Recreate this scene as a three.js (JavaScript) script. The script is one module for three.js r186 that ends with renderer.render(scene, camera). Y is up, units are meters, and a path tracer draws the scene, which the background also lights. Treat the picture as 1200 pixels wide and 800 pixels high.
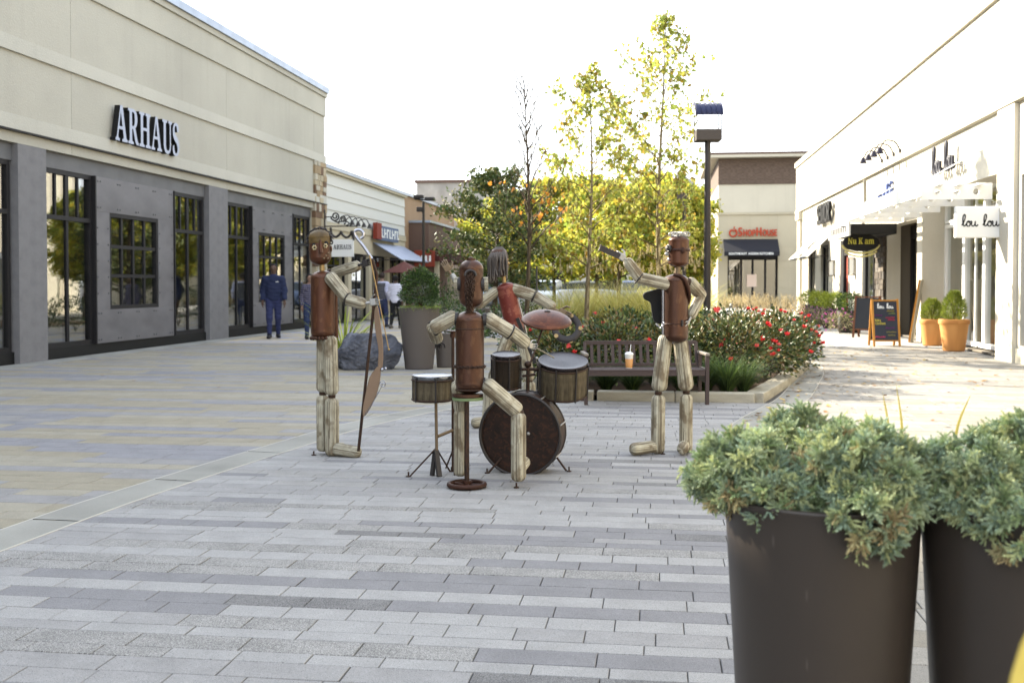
import * as THREE from 'three';
import { mergeGeometries } from 'three/addons/utils/BufferGeometryUtils.js';
import { RoundedBoxGeometry } from 'three/addons/geometries/RoundedBoxGeometry.js';
import { TextGeometry } from 'three/addons/geometries/TextGeometry.js';
import { FontLoader } from 'three/addons/loaders/FontLoader.js';

// ---------- camera, sky, sun, exposure ----------
const scene = new THREE.Scene();
const YAW = 0.13282;
const camera = new THREE.PerspectiveCamera(34.71, 1.5, 0.05, 900);
camera.position.set(0, 1.35, 0);
camera.rotation.order = 'YXZ';
camera.rotation.set(-0.02443, YAW, 0);
camera.setViewOffset(1200, 800, 0, 36, 1200, 800);
camera.focus = 6.2; camera.userData.fStop = 4.5;

const renderer = new THREE.WebGLRenderer({ antialias: true });
renderer.toneMapping = THREE.LinearToneMapping;
renderer.toneMappingExposure = 4.85;
renderer.shadowMap.enabled = true;

const SUN = new THREE.Vector3(-1, 0.646, -0.7).normalize();
{ // clear autumn sky: pale near the horizon, blue overhead, a soft bright aureole round the sun
  const w = 512, h = 256, d = new Float32Array(w * h * 4);
  for (let j = 0; j < h; j++) for (let i = 0; i < w; i++) {
    const lat = ((j + 0.5) / h - 0.5) * Math.PI, lon = ((i + 0.5) / w - 0.5) * 2 * Math.PI;
    const y = Math.sin(lat), x = Math.cos(lat) * Math.cos(lon), z = Math.cos(lat) * Math.sin(lon);
    const e = Math.max(y, 0), k = Math.pow(1 - e, 3.2);
    const c = Math.max(0, x * SUN.x + y * SUN.y + z * SUN.z);
    const glow = 0.35 * Math.pow(c, 6) + 0.5 * Math.pow(c, 40);
    const o = (j * w + i) * 4;
    d[o] = 0.345 + 0.325 * k + glow; d[o + 1] = 0.395 + 0.295 * k + glow * 0.95; d[o + 2] = 0.48 + 0.21 * k + glow * 0.85; d[o + 3] = 1;
  }
  const t = new THREE.DataTexture(d, w, h, THREE.RGBAFormat, THREE.FloatType);
  t.mapping = THREE.EquirectangularReflectionMapping; t.magFilter = THREE.LinearFilter; t.needsUpdate = true;
  scene.background = t; scene.environment = t;
}
const sun = new THREE.DirectionalLight(new THREE.Color().setRGB(1, 0.9, 0.74), 4.3);
sun.position.copy(SUN).multiplyScalar(80); sun.target.position.set(0, 0, -18);
sun.position.z -= 18;
sun.castShadow = true; sun.shadow.mapSize.set(4096, 4096); sun.shadow.radius = 1;
Object.assign(sun.shadow.camera, { left: -50, right: 50, top: 50, bottom: -50, near: 1, far: 220 });
scene.add(sun, sun.target);

// ---------- helpers ----------
let seed = 7;
const rnd = () => { seed |= 0; seed = seed + 0x6D2B79F5 | 0; let t = Math.imul(seed ^ seed >>> 15, 1 | seed); t = t + Math.imul(t ^ t >>> 7, 61 | t) ^ t; return ((t ^ t >>> 14) >>> 0) / 4294967296; };
const rr = (a, b) => a + (b - a) * rnd();
const pick = a => a[Math.floor(rnd() * a.length)];
const V = (x, y, z) => new THREE.Vector3(x, y, z);
const lin = (r, g, b) => new THREE.Color().setRGB(r, g, b);
const clamp = (x, a = 0, b = 1) => Math.min(b, Math.max(a, x));
const lerp = (a, b, t) => a + (b - a) * t;
const taken = new Map();
function numbered(n) { const k = taken.get(n) || 0; taken.set(n, k + 1); return k ? n + '_' + String(k).padStart(3, '0') : n; }
function thing(name, label, category, pos = [0, 0, 0], turn = 0, group) {
  const o = new THREE.Group(); o.name = numbered(name); o.position.set(...pos); o.rotation.y = turn;
  o.userData = { label, category }; if (group) o.userData.group = group; scene.add(o); return o;
}
function copyOf(src, pos, turn, label, group) {
  const o = src.clone(); o.name = numbered(src.name.replace(/_\d{3}$/, '')); o.position.set(...pos); o.rotation.y = turn;
  o.userData = { ...src.userData, label: label || src.userData.label }; if (group) o.userData.group = group; scene.add(o); return o;
}
function prep(g) {
  if (g.index) g = g.toNonIndexed();
  if (!g.attributes.uv) { const n = g.attributes.position.count; g.setAttribute('uv', new THREE.BufferAttribute(new Float32Array(n * 2), 2)); }
  for (const k of Object.keys(g.attributes)) if (!['position', 'normal', 'uv'].includes(k)) g.deleteAttribute(k);
  g.clearGroups && g.clearGroups();
  return g;
}
function join(geos) { return Array.isArray(geos) ? (geos.length === 1 ? geos[0] : mergeGeometries(geos.map(prep))) : geos; }
function part(name, geos, mat, parent) {
  const m = new THREE.Mesh(join(geos), mat); m.name = name; m.castShadow = m.receiveShadow = true; parent.add(m); return m;
}
function single(name, geos, mat, label, category, group) {
  const m = part(numbered(name), geos, mat, scene); m.userData = { label, category }; if (group) m.userData.group = group; return m;
}
function struct(name, geos, mat) { const m = part(numbered(name), geos, mat, scene); m.userData.kind = 'structure'; return m; }
function sub(name, parent) { const g = new THREE.Group(); g.name = name; parent.add(g); return g; }
function stuff(m) { m.userData.kind = 'stuff'; return m; }

function bx(x0, x1, y0, y1, z0, z1) {   // box between bounds, uv in metres
  const w = Math.abs(x1 - x0), h = Math.abs(y1 - y0), d = Math.abs(z1 - z0), g = new THREE.BoxGeometry(w, h, d), uv = g.attributes.uv;
  const s = [[d, h], [d, h], [w, d], [w, d], [w, h], [w, h]], ox = (x0 * 1.37 + z0 * 0.71) % 1, oy = (y0 * 0.9 + z1 * 0.33) % 1;
  for (let f = 0; f < 6; f++) for (let k = 0; k < 4; k++) { const i = f * 4 + k; uv.setXY(i, uv.getX(i) * s[f][0] + ox, uv.getY(i) * s[f][1] + oy); }
  g.translate((x0 + x1) / 2, (y0 + y1) / 2, (z0 + z1) / 2); return g;
}
const cbx = (w, h, d, x = 0, y = 0, z = 0) => bx(x - w / 2, x + w / 2, y - h / 2, y + h / 2, z - d / 2, z + d / 2);
function rbx(w, h, d, r, x = 0, y = 0, z = 0) { const g = new RoundedBoxGeometry(w, h, d, 2, r); g.translate(x, y, z); return g; }
function orient(g, a, b) { // geometry along +y (0..1 already scaled) moved to run from a to b
  const d = b.clone().sub(a), q = new THREE.Quaternion().setFromUnitVectors(V(0, 1, 0), d.clone().normalize());
  g.applyQuaternion(q); g.translate(a.x, a.y, a.z); return g;
}
function bar(a, b, r, r2 = r, seg = 10) { const L = a.distanceTo(b), g = new THREE.CylinderGeometry(r2, r, L, seg); g.translate(0, L / 2, 0); return orient(g, a, b); }
function beam(a, b, w, h) { const L = a.distanceTo(b), g = cbx(w, L, h, 0, L / 2, 0); return orient(g, a, b); }
function disc(r, h, x = 0, y = 0, z = 0, seg = 32, r2 = r) { const g = new THREE.CylinderGeometry(r2, r, h, seg); g.translate(x, y, z); return g; }
function ball(r, x = 0, y = 0, z = 0, sx = 1, sy = 1, sz = 1) { const g = new THREE.SphereGeometry(r, 16, 12); g.scale(sx, sy, sz); g.translate(x, y, z); return g; }
function ring(R, r, x = 0, y = 0, z = 0, seg = 32) { const g = new THREE.TorusGeometry(R, r, 6, seg); g.translate(x, y, z); return g; }
function tube(pts, r, seg = 24, rs = 7, closed = false) { return new THREE.TubeGeometry(new THREE.CatmullRomCurve3(pts, closed), seg, r, rs, closed); }
function lathe(pts, seg = 40) { return new THREE.LatheGeometry(pts.map(p => new THREE.Vector2(p[0], p[1])), seg); }
function tapered(pts, radii, rs = 6) { // tapered limb of a tree
  const n = pts.length, pos = [], nor = [], uv = [], idx = []; let len = 0;
  for (let i = 0; i < n; i++) {
    const t = pts[Math.min(i + 1, n - 1)].clone().sub(pts[Math.max(i - 1, 0)]).normalize();
    const a = V(0, 0, 1).cross(t).lengthSq() > 0.02 ? V(0, 0, 1).cross(t).normalize() : V(1, 0, 0), b = t.clone().cross(a);
    if (i) len += pts[i].distanceTo(pts[i - 1]);
    for (let k = 0; k <= rs; k++) {
      const f = k / rs * 2 * Math.PI, d = a.clone().multiplyScalar(Math.cos(f)).addScaledVector(b, Math.sin(f));
      pos.push(pts[i].x + d.x * radii[i], pts[i].y + d.y * radii[i], pts[i].z + d.z * radii[i]); nor.push(d.x, d.y, d.z); uv.push(k / rs * 2 * Math.PI * radii[0], len);
    }
  }
  for (let i = 0; i < n - 1; i++) for (let k = 0; k < rs; k++) { const a = i * (rs + 1) + k, b = a + rs + 1; idx.push(a, a + 1, b, b, a + 1, b + 1); }
  const g = new THREE.BufferGeometry(); g.setAttribute('position', new THREE.Float32BufferAttribute(pos, 3)); g.setAttribute('normal', new THREE.Float32BufferAttribute(nor, 3)); g.setAttribute('uv', new THREE.Float32BufferAttribute(uv, 2)); g.setIndex(idx); return g;
}
function plate(pts, depth, bevel = 0.003) { // outline [x,y] extruded along z, centred
  const s = new THREE.Shape(); pts.forEach((p, i) => i ? s.lineTo(p[0], p[1]) : s.moveTo(p[0], p[1])); s.closePath();
  const g = new THREE.ExtrudeGeometry(s, { depth, bevelEnabled: bevel > 0, bevelSize: bevel, bevelThickness: bevel, bevelSegments: 1, curveSegments: 8 }); g.translate(0, 0, -depth / 2); return g;
}
function smoothOutline(pts, n = 40) { const c = new THREE.CatmullRomCurve3(pts.map(p => V(p[0], p[1], 0)), true); return c.getPoints(n).slice(0, -1).map(p => [p.x, p.y]); }

// ---------- textures: grain, stains, weathering ----------
function hash(x, y, s) { let h = Math.imul(x, 374761393) + Math.imul(y, 668265263) + Math.imul(s, 974634521); h = Math.imul(h ^ h >>> 13, 1274126177); return ((h ^ h >>> 16) >>> 0) / 4294967296; }
function vnoise(x, y, px, py, s) { // tileable value noise
  const xi = Math.floor(x), yi = Math.floor(y), fx = x - xi, fy = y - yi, u = fx * fx * (3 - 2 * fx), v = fy * fy * (3 - 2 * fy);
  const m = (a, p) => ((a % p) + p) % p, h = (a, b) => hash(m(a, px), m(b, py), s);
  return lerp(lerp(h(xi, yi), h(xi + 1, yi), u), lerp(h(xi, yi + 1), h(xi + 1, yi + 1), u), v);
}
function fbm(u, v, fx, fy, s, oct = 4) { let a = 0.5, t = 0, n = 0; for (let i = 0; i < oct; i++) { t += a * vnoise(u * fx, v * fy, fx, fy, s + i); n += a; a *= 0.5; fx *= 2; fy *= 2; } return t / n; }
function tex(w, h, fn, metres, srgb = true) {
  const d = new Uint8Array(w * h * 4);
  for (let j = 0; j < h; j++) for (let i = 0; i < w; i++) { const c = fn((i + 0.5) / w, (j + 0.5) / h, i, j), o = (j * w + i) * 4, a = Array.isArray(c) ? c : [c, c, c]; for (let k = 0; k < 3; k++) d[o + k] = clamp(a[k]) * 255; d[o + 3] = 255; }
  const t = new THREE.DataTexture(d, w, h); t.wrapS = t.wrapT = THREE.RepeatWrapping; t.magFilter = THREE.LinearFilter; t.minFilter = THREE.LinearMipmapLinearFilter; t.generateMipmaps = true;
  if (srgb) t.colorSpace = THREE.SRGBColorSpace; if (metres) t.repeat.set(1 / metres[0], 1 / metres[1]); t.needsUpdate = true; return t;
}
const mix3 = (a, b, t) => [lerp(a[0], b[0], t), lerp(a[1], b[1], t), lerp(a[2], b[2], t)];
const TX = {
  granite: tex(512, 512, (u, v, i, j) => { const g = hash(i, j, 3), c = hash(i >> 1, j >> 1, 9), b = fbm(u, v, 5, 5, 20); return 0.80 + 0.12 * (b - 0.5) + 0.16 * (g - 0.5) + (c > 0.93 ? -0.16 : c < 0.05 ? 0.1 : 0); }, [0.7, 0.7]),
  graniteBump: tex(512, 512, (u, v, i, j) => 0.5 + 0.5 * (hash(i >> 1, j >> 1, 5) - 0.5), [0.7, 0.7], false),
  coarse: tex(512, 512, (u, v, i, j) => { const c = hash(i >> 1, j >> 1, 31), b = fbm(u, v, 6, 6, 44); return 0.74 + 0.14 * (b - 0.5) + 0.44 * (c - 0.5); }, [0.7, 0.7]),
  stucco: tex(1024, 1024, (u, v, i, j) => 0.87 + 0.11 * (fbm(u, v, 3, 3, 51, 6) - 0.5) + 0.06 * (hash(i, j, 2) - 0.5) - 0.12 * Math.max(0, fbm(u, v, 40, 2, 88, 4) - 0.56) * fbm(u, v, 4, 3, 19, 3), [6.3, 5.2]),
  stuccoBump: tex(512, 512, (u, v, i, j) => fbm(u, v, 64, 64, 61, 3), [1.2, 1.2], false),
  concrete: tex(512, 512, (u, v, i, j) => 0.85 + 0.22 * (fbm(u, v, 4, 4, 71, 5) - 0.5) + 0.08 * (hash(i, j, 12) - 0.5), [1.6, 1.6]),
  limb: tex(256, 512, (u, v, i, j) => { // flaking cream paint over grey, cracked lengthwise
    const a = fbm(u, v, 30, 1, 81, 3), b = fbm(u, v, 8, 8, 91, 4), c = fbm(u, v, 70, 2, 97, 2);
    let col = mix3([0.63, 0.60, 0.52], [0.84, 0.82, 0.75], b); if (a < 0.46) col = mix3(col, [0.40, 0.36, 0.30], clamp((0.46 - a) * 5) * 0.7);
    if (c < 0.34) col = mix3(col, [0.33, 0.29, 0.23], 0.6); const d = fbm(u, v, 5, 6, 111, 4); if (d > 0.54) col = mix3(col, [0.42, 0.36, 0.28], clamp((d - 0.54) * 5) * 0.75); return col; }, [0.35, 0.5]),
  limbBump: tex(256, 256, (u, v) => fbm(u, v, 44, 2, 81, 3), [0.35, 0.5], false),
  rust: tex(512, 512, (u, v, i, j) => { const a = fbm(u, v, 5, 5, 121, 5), b = fbm(u, v, 9, 9, 131, 5), c = fbm(u, v, 22, 26, 141, 4);
    let col = mix3([0.25, 0.17, 0.13], [0.40, 0.26, 0.19], a); if (b > 0.52) col = mix3(col, [0.21, 0.15, 0.13], clamp((b - 0.52) * 3) * 0.8); if (c < 0.36) col = mix3(col, [0.50, 0.38, 0.28], 0.3);
    const s = hash(i, j, 7); return s > 0.985 ? [0.22, 0.14, 0.1] : col; }, [0.6, 0.6]),
  redrust: tex(256, 256, (u, v) => { const a = fbm(u, v, 6, 6, 151, 5), b = fbm(u, v, 5, 40, 161, 3); let col = mix3([0.36, 0.14, 0.115], [0.49, 0.22, 0.175], a); if (b > 0.6) col = mix3(col, [0.66, 0.46, 0.38], 0.4); return col; }, [0.5, 0.5]),
  dark: tex(512, 512, (u, v, i, j) => { const a = fbm(u, v, 5, 5, 171, 5), b = fbm(u, v, 20, 20, 181, 3); let col = mix3([0.13, 0.11, 0.10], [0.27, 0.20, 0.16], a); if (b > 0.6) col = mix3(col, [0.36, 0.24, 0.16], 0.6); return col; }, [0.5, 0.5]),
  stave: tex(256, 512, (u, v, i, j) => { const a = fbm(u, v, 30, 3, 191, 4), b = fbm(u, v, 7, 7, 201, 4); return mix3([0.24, 0.20, 0.15], [0.66, 0.61, 0.50], clamp(a * 0.75 + b * 0.6 - 0.18)); }, [0.4, 0.4]),
  steel: tex(512, 512, (u, v, i, j) => 0.83 + 0.22 * (fbm(u, v, 3, 5, 211, 5) - 0.5) + 0.05 * (hash(i, j, 4) - 0.5), [1.5, 1.5]),
  bark: tex(256, 256, (u, v) => { const a = fbm(u, v, 8, 4, 221, 4); return a > 0.58 ? [0.72, 0.68, 0.58] : mix3([0.36, 0.32, 0.25], [0.58, 0.53, 0.42], a * 1.5); }, [0.3, 0.5]),
  rock: tex(512, 512, (u, v, i, j) => { const a = fbm(u, v, 4, 4, 231, 6), b = fbm(u, v, 22, 22, 241, 3); return mix3([0.34, 0.35, 0.38], [0.66, 0.66, 0.68], clamp(a * 1.5 - 0.3 + (b - 0.5) * 0.5)); }, [0.8, 0.8]),
  rockBump: tex(256, 256, (u, v) => fbm(u, v, 9, 9, 251, 5), [0.8, 0.8], false),
  soil: tex(256, 256, (u, v, i, j) => mix3([0.20, 0.15, 0.11], [0.42, 0.33, 0.24], fbm(u, v, 20, 20, 261, 4) + 0.2 * (hash(i, j, 1) - 0.5)), [0.8, 0.8]),
  wood: tex(256, 512, (u, v) => { const a = fbm(u, v, 22, 2, 271, 4); return mix3([0.60, 0.40, 0.15], [0.84, 0.64, 0.31], a); }, [0.2, 0.6]),
  terra: tex(256, 256, (u, v) => { const a = fbm(u, v, 5, 5, 281, 5); return mix3([0.70, 0.46, 0.24], [0.84, 0.62, 0.37], a); }, [0.8, 0.8]),
  asphalt: tex(512, 512, (u, v, i, j) => 0.80 + 0.24 * (fbm(u, v, 5, 5, 291, 5) - 0.5) + 0.22 * (hash(i, j, 6) - 0.5), [3, 3]),
  potDust: tex(512, 512, (u, v, i, j) => { const s = hash(i >> 1, j >> 1, 401), d = fbm(u, v, 5, 4, 421, 5); const k = (s > 0.9985 ? 0.4 : 0) + 0.18 * Math.max(0, d - 0.5); return [0.78 + k, 0.77 + k, 0.75 + k]; }, null),
  brick: tex(256, 256, (u, v) => mix3([0.33, 0.28, 0.25], [0.48, 0.42, 0.38], fbm(u, v, 8, 30, 301, 4)), [1, 1]),
};
const std = (color, o = {}) => new THREE.MeshPhysicalMaterial({ color, roughness: 0.85, metalness: 0, specularIntensity: 0.6, ...o });
const M = {
  sand: std(lin(0.07, 0.065, 0.06)),
  stucco: std(lin(0.51, 0.487, 0.408), { map: TX.stucco, bumpMap: TX.stuccoBump, bumpScale: 0.004 }),
  stuccoLight: std(lin(0.585, 0.565, 0.485), { map: TX.stucco, bumpMap: TX.stuccoBump, bumpScale: 0.004 }),
  cap: std(lin(0.42, 0.47, 0.55), { metalness: 0.7, roughness: 0.42, map: TX.steel }),
  pilaster: std(lin(0.265, 0.26, 0.265), { map: TX.granite, bumpMap: TX.graniteBump, bumpScale: 0.001 }),
  lintel: std(lin(0.145, 0.145, 0.15), { map: TX.steel, roughness: 0.55 }),
  panel: std(lin(0.19, 0.185, 0.195), { map: TX.steel, roughness: 0.55, metalness: 0.1 }),
  frame: std(lin(0.014, 0.013, 0.014), { roughness: 0.55, specularIntensity: 0.4 }),
  black: std(lin(0.009, 0.009, 0.009), { roughness: 0.6, specularIntensity: 0.4 }),
  glass: new THREE.MeshPhysicalMaterial({ color: lin(0.8, 0.84, 0.82), transmission: 1, thickness: 0, roughness: 0.015, ior: 2.3 }),
  glassCoated: new THREE.MeshPhysicalMaterial({ color: lin(0.8, 0.83, 0.8), transmission: 1, thickness: 0, roughness: 0.012, ior: 2.33 }),
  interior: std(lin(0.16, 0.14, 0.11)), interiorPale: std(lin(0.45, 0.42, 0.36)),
  white: std(lin(0.66, 0.615, 0.51), { map: TX.stucco, bumpMap: TX.stuccoBump, bumpScale: 0.002 }),
  cream: std(lin(0.72, 0.66, 0.52), { map: TX.stucco }), whiteMetal: std(lin(0.76, 0.76, 0.74), { roughness: 0.4 }),
  siding: std(lin(0.52, 0.515, 0.47), { roughness: 0.7 }),
  beige: std(lin(0.60, 0.53, 0.38), { map: TX.stucco }), tan: std(lin(0.40, 0.26, 0.15), { map: TX.stucco }), brown: std(lin(0.16, 0.10, 0.075), { map: TX.stucco }),
  maroon: std(lin(0.06, 0.015, 0.013)), greyStone: std(lin(0.46, 0.43, 0.38), { map: TX.concrete }), darkBrick: std(lin(0.8, 0.76, 0.7), { map: TX.brick }),
  concrete: std(lin(0.345, 0.335, 0.295), { map: TX.concrete }), kerb: std(lin(0.50, 0.46, 0.36), { map: TX.concrete, bumpMap: TX.stuccoBump, bumpScale: 0.003 }),
  limb: std(lin(0.72, 0.71, 0.67), { map: TX.limb, bumpMap: TX.limbBump, bumpScale: 0.003, roughness: 0.62 }),
  rust: std(lin(0.74, 0.76, 0.78), { map: TX.rust, roughness: 0.34, metalness: 0.45, bumpMap: TX.stuccoBump, bumpScale: 0.0006 }),
  redrust: std(lin(0.8, 0.78, 0.76), { map: TX.redrust, roughness: 0.42, metalness: 0.2 }),
  orangerust: std(lin(0.84, 0.74, 0.66), { map: TX.rust, roughness: 0.34, metalness: 0.35 }),
  ochre: std(lin(0.42, 0.26, 0.075), { roughness: 0.5, map: TX.rock }),
  darkSteel: std(lin(0.9, 0.85, 0.8), { map: TX.dark, roughness: 0.55, metalness: 0.35 }),
  iron: std(lin(0.045, 0.04, 0.038), { roughness: 0.5, metalness: 0.5 }),
  chrome: std(lin(0.34, 0.34, 0.37), { roughness: 0.25, metalness: 1 }),
  greySteel: std(lin(0.34, 0.33, 0.31), { roughness: 0.45, metalness: 0.6 }),
  brass: std(lin(0.30, 0.205, 0.09), { roughness: 0.42, metalness: 0.6 }),
  copper: std(lin(1.1, 0.85, 0.76), { map: TX.rust, roughness: 0.36, metalness: 0.4 }),
  skinTop: std(lin(0.055, 0.045, 0.046), { map: TX.steel, roughness: 0.26, metalness: 0.85 }), zincTop: std(lin(0.22, 0.23, 0.25), { map: TX.steel, roughness: 0.2, metalness: 0.8 }),
  stave: std(lin(0.46, 0.45, 0.41), { map: TX.stave, roughness: 0.7 }), staveDark: std(lin(0.12, 0.09, 0.06), { map: TX.stave, roughness: 0.6 }),
  green: std(lin(0.20, 0.27, 0.12), { map: TX.concrete, roughness: 0.6 }),
  bench: std(lin(0.06, 0.043, 0.04), { roughness: 0.55, specularIntensity: 0.4 }),
  pot: new THREE.MeshPhysicalMaterial({ color: lin(0.075, 0.06, 0.05), map: TX.potDust, roughness: 0.4, specularIntensity: 0.75, bumpMap: TX.rockBump, bumpScale: 0.0012 }),
  potGrey: std(lin(0.10, 0.085, 0.075), { roughness: 0.5 }),
  soil: std(lin(0.6, 0.55, 0.5), { map: TX.soil, roughness: 1 }), rock: std(lin(0.42, 0.43, 0.46), { map: TX.rock, bumpMap: TX.rockBump, bumpScale: 0.03, roughness: 0.9 }),
  bark: std(lin(0.6, 0.56, 0.48), { map: TX.bark, roughness: 0.9 }), barkDark: std(lin(0.22, 0.19, 0.16), { map: TX.bark, roughness: 0.9 }),
  wood: std(lin(0.9, 0.85, 0.75), { map: TX.wood, roughness: 0.5 }), terra: std(lin(0.95, 0.92, 0.9), { map: TX.terra, roughness: 0.75 }),
  asphalt: std(lin(0.22, 0.22, 0.22), { map: TX.asphalt }), lampMetal: std(lin(0.04, 0.034, 0.03), { roughness: 0.45, metalness: 0.3 }),
};
const leafMat = (rough = 0.75, tr = 0.42) => new THREE.MeshPhysicalMaterial({ color: 0xffffff, roughness: rough, transmission: tr, thickness: 0, specularIntensity: 0.25, side: THREE.DoubleSide });
const LEAF = leafMat(0.9, 0.58), NEEDLE = std(0xffffff, { roughness: 0.7, side: THREE.DoubleSide }), GLOSSLEAF = std(0xffffff, { roughness: 0.38, side: THREE.DoubleSide }), BLADE = leafMat(0.8, 0.3);
const fontSerif = await new FontLoader().loadAsync('fonts/droid/droid_serif_bold.typeface.json');
const fontSans = await new FontLoader().loadAsync('fonts/droid/droid_sans_bold.typeface.json');
M.roseRed = std(lin(0.62, 0.035, 0.035), { roughness: 0.6, side: THREE.DoubleSide }); M.roseCoral = std(lin(0.66, 0.1, 0.09), { roughness: 0.6, side: THREE.DoubleSide });
M.brassPale = std(lin(0.42, 0.34, 0.2), { roughness: 0.45, metalness: 0.4 }); M.brassDark = std(lin(0.16, 0.115, 0.07), { roughness: 0.5, metalness: 0.5 }); M.paddle = std(lin(0.30, 0.2, 0.13), { map: TX.steel, roughness: 0.5, metalness: 0.35 }); M.rustDark = std(lin(0.5, 0.42, 0.4), { map: TX.rust, roughness: 0.55, metalness: 0.3 }); M.drumFace = std(lin(0.55, 0.46, 0.42), { map: TX.dark, roughness: 0.5, metalness: 0.3 }); M.hairSteel = std(lin(0.10, 0.085, 0.075), { roughness: 0.5, metalness: 0.6 }); M.benchPale = std(lin(0.2, 0.17, 0.14), { roughness: 0.45 });

// ---------- ground and paving ----------
{ const g = new THREE.PlaneGeometry(1200, 1200); g.rotateX(-Math.PI / 2); g.translate(0, -0.05, -300); const uv = g.attributes.uv; for (let i = 0; i < 4; i++) uv.setXY(i, uv.getX(i) * 1200, uv.getY(i) * 1200); struct('ground', g, M.asphalt); }
struct('paving_bed', bx(-10.7, 6.1, -0.045, -0.011, -64, 12), M.sand);
const curve2 = pts => new THREE.CatmullRomCurve3(pts.map(p => V(p[0], 0, p[1])), false, 'centripetal');
const bandLeft = curve2([[-3.5, 2], [-3.5, -3], [-3.42, -5.56], [-3.37, -6.41], [-3.1, -8.6], [-2.84, -10.18], [-2.34, -11.64], [-1.75, -12.5], [-1.1, -12.95]]);
const bandRight = curve2([[0.62, 2], [0.6, -6], [0.68, -9], [0.86, -10.5], [1.17, -11.7], [1.52, -12.9], [1.95, -15], [2.45, -18], [2.75, -24], [2.8, -36]]);
function xAt(curve) { const p = curve.getSpacedPoints(200); return z => { if (z >= p[0].z) return p[0].x; for (let i = 1; i < p.length; i++) if (p[i].z <= z) { const t = (z - p[i - 1].z) / (p[i].z - p[i - 1].z); return lerp(p[i - 1].x, p[i].x, t); } return p[p.length - 1].x; }; }
const xL = xAt(bandLeft), xR = xAt(bandRight);
const bedLeftPts = [[-1.15, -12.72], [-1.9, -16], [-2.5, -22], [-2.5, -36]];
const xBed = z => { for (let i = 1; i < 4; i++) if (bedLeftPts[i][1] <= z) { const t = (z - bedLeftPts[i - 1][1]) / (bedLeftPts[i][1] - bedLeftPts[i - 1][1]); return lerp(bedLeftPts[i - 1][0], bedLeftPts[i][0], clamp(t)); } return -2.5; };
function inFrame(x, z) { const cy = Math.cos(YAW), sy = Math.sin(YAW), dep = -x * sy - z * cy * 1; const lat = x * cy - z * sy; const d = -x * sy - z * cy; if (d < 1.5) return false; const px = 600 + 1280 * lat / d, py = 333 + 1280 * 1.35 / d; return px > -40 && px < 1240 && py < 830; }
function paverArrays(w, d, b, ox, oz, u0, v0, P, N, U) { // chamfered slab: top, four chamfers, four sides
  const x = w / 2, z = d / 2, xi = x - b, zi = z - b, t = 0, c = -b, l = -0.022;
  const quad = (a, e, f, h, n) => { for (const p of [a, e, f, a, f, h]) { P.push(p[0] + ox, p[1], p[2] + oz); N.push(...n); U.push(p[0] + u0, p[2] + p[1] + v0); } };
  quad([-xi, t, zi], [xi, t, zi], [xi, t, -zi], [-xi, t, -zi], [0, 1, 0]);
  const s = Math.SQRT1_2;
  quad([-x, c, z], [x, c, z], [xi, t, zi], [-xi, t, zi], [0, s, s]); quad([x, c, -z], [-x, c, -z], [-xi, t, -zi], [xi, t, -zi], [0, s, -s]);
  quad([x, c, z], [x, c, -z], [xi, t, -zi], [xi, t, zi], [s, s, 0]); quad([-x, c, -z], [-x, c, z], [-xi, t, zi], [-xi, t, -zi], [-s, s, 0]);
  quad([-x, l, z], [x, l, z], [x, c, z], [-x, c, z], [0, 0, 1]); quad([x, l, -z], [-x, l, -z], [-x, c, -z], [x, c, -z], [0, 0, -1]);
  quad([x, l, z], [x, l, -z], [x, c, -z], [x, c, z], [1, 0, 0]); quad([-x, l, -z], [-x, l, z], [-x, c, z], [-x, c, -z], [-1, 0, 0]);
}
function geoFrom(P, N, U, Cc) { const g = new THREE.BufferGeometry(); g.setAttribute('position', new THREE.Float32BufferAttribute(P, 3)); g.setAttribute('normal', new THREE.Float32BufferAttribute(N, 3)); g.setAttribute('uv', new THREE.Float32BufferAttribute(U, 2)); if (Cc) g.setAttribute('color', new THREE.Float32BufferAttribute(Cc, 3)); return g; }
// rows of pavers across the street; the pavers that show largest are meshes of their own, the rest one mass
function pavedArea(name, list, tones, gap, bevel) {
  const root = new THREE.Group(); root.name = name; root.userData.kind = 'structure'; scene.add(root);
  const mats = tones.map(t => std(t.c, { map: t.coarse ? TX.coarse : TX.granite, bumpMap: TX.graniteBump, bumpScale: t.coarse ? 0.0018 : 0.0008, roughness: 0.82 }));
  const massMat = std(0xffffff, { map: TX.granite, bumpMap: TX.graniteBump, bumpScale: 0.0008, roughness: 0.82, vertexColors: true });
  const cache = new Map(), P = [], N = [], U = [], Cc = [];
  list.forEach(p => { p.v = inFrame(p.x, p.z); p.k = Math.hypot(p.x, p.z) + (p.v ? 0 : 1000); });
  list.sort((a, b) => a.k - b.k);
  list.forEach((p, i) => {
    const w = Math.round((p.w - gap) * 500) / 500, d = p.d - Math.min(gap, 0.004);
    if (i < 298 && p.v) {
      const key = w.toFixed(3) + '|' + d.toFixed(3) + '|' + (i % 4);
      if (!cache.has(key)) { const a = [], n = [], u = []; paverArrays(w, d, bevel, 0, 0, rnd() * 0.7, rnd() * 0.7, a, n, u); cache.set(key, geoFrom(a, n, u)); }
      const m = part('paver', cache.get(key), mats[p.t], root); m.position.set(p.x, rr(-0.0012, 0.0008), p.z); m.rotation.z = rr(-0.0015, 0.0015);
    } else {
      const n0 = P.length / 3; paverArrays(w, d, bevel, p.x, p.z, rnd() * 0.7, rnd() * 0.7, P, N, U); const c = tones[p.t].c, j = rr(0.95, 1.05);
      for (let k = n0; k < P.length / 3; k++) Cc.push(c.r * j, c.g * j, c.b * j);
    }
  });
  if (P.length) { const m = part('paver_mass', geoFrom(P, N, U, Cc), massMat, root); m.userData.kind = 'stuff'; }
}
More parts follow.
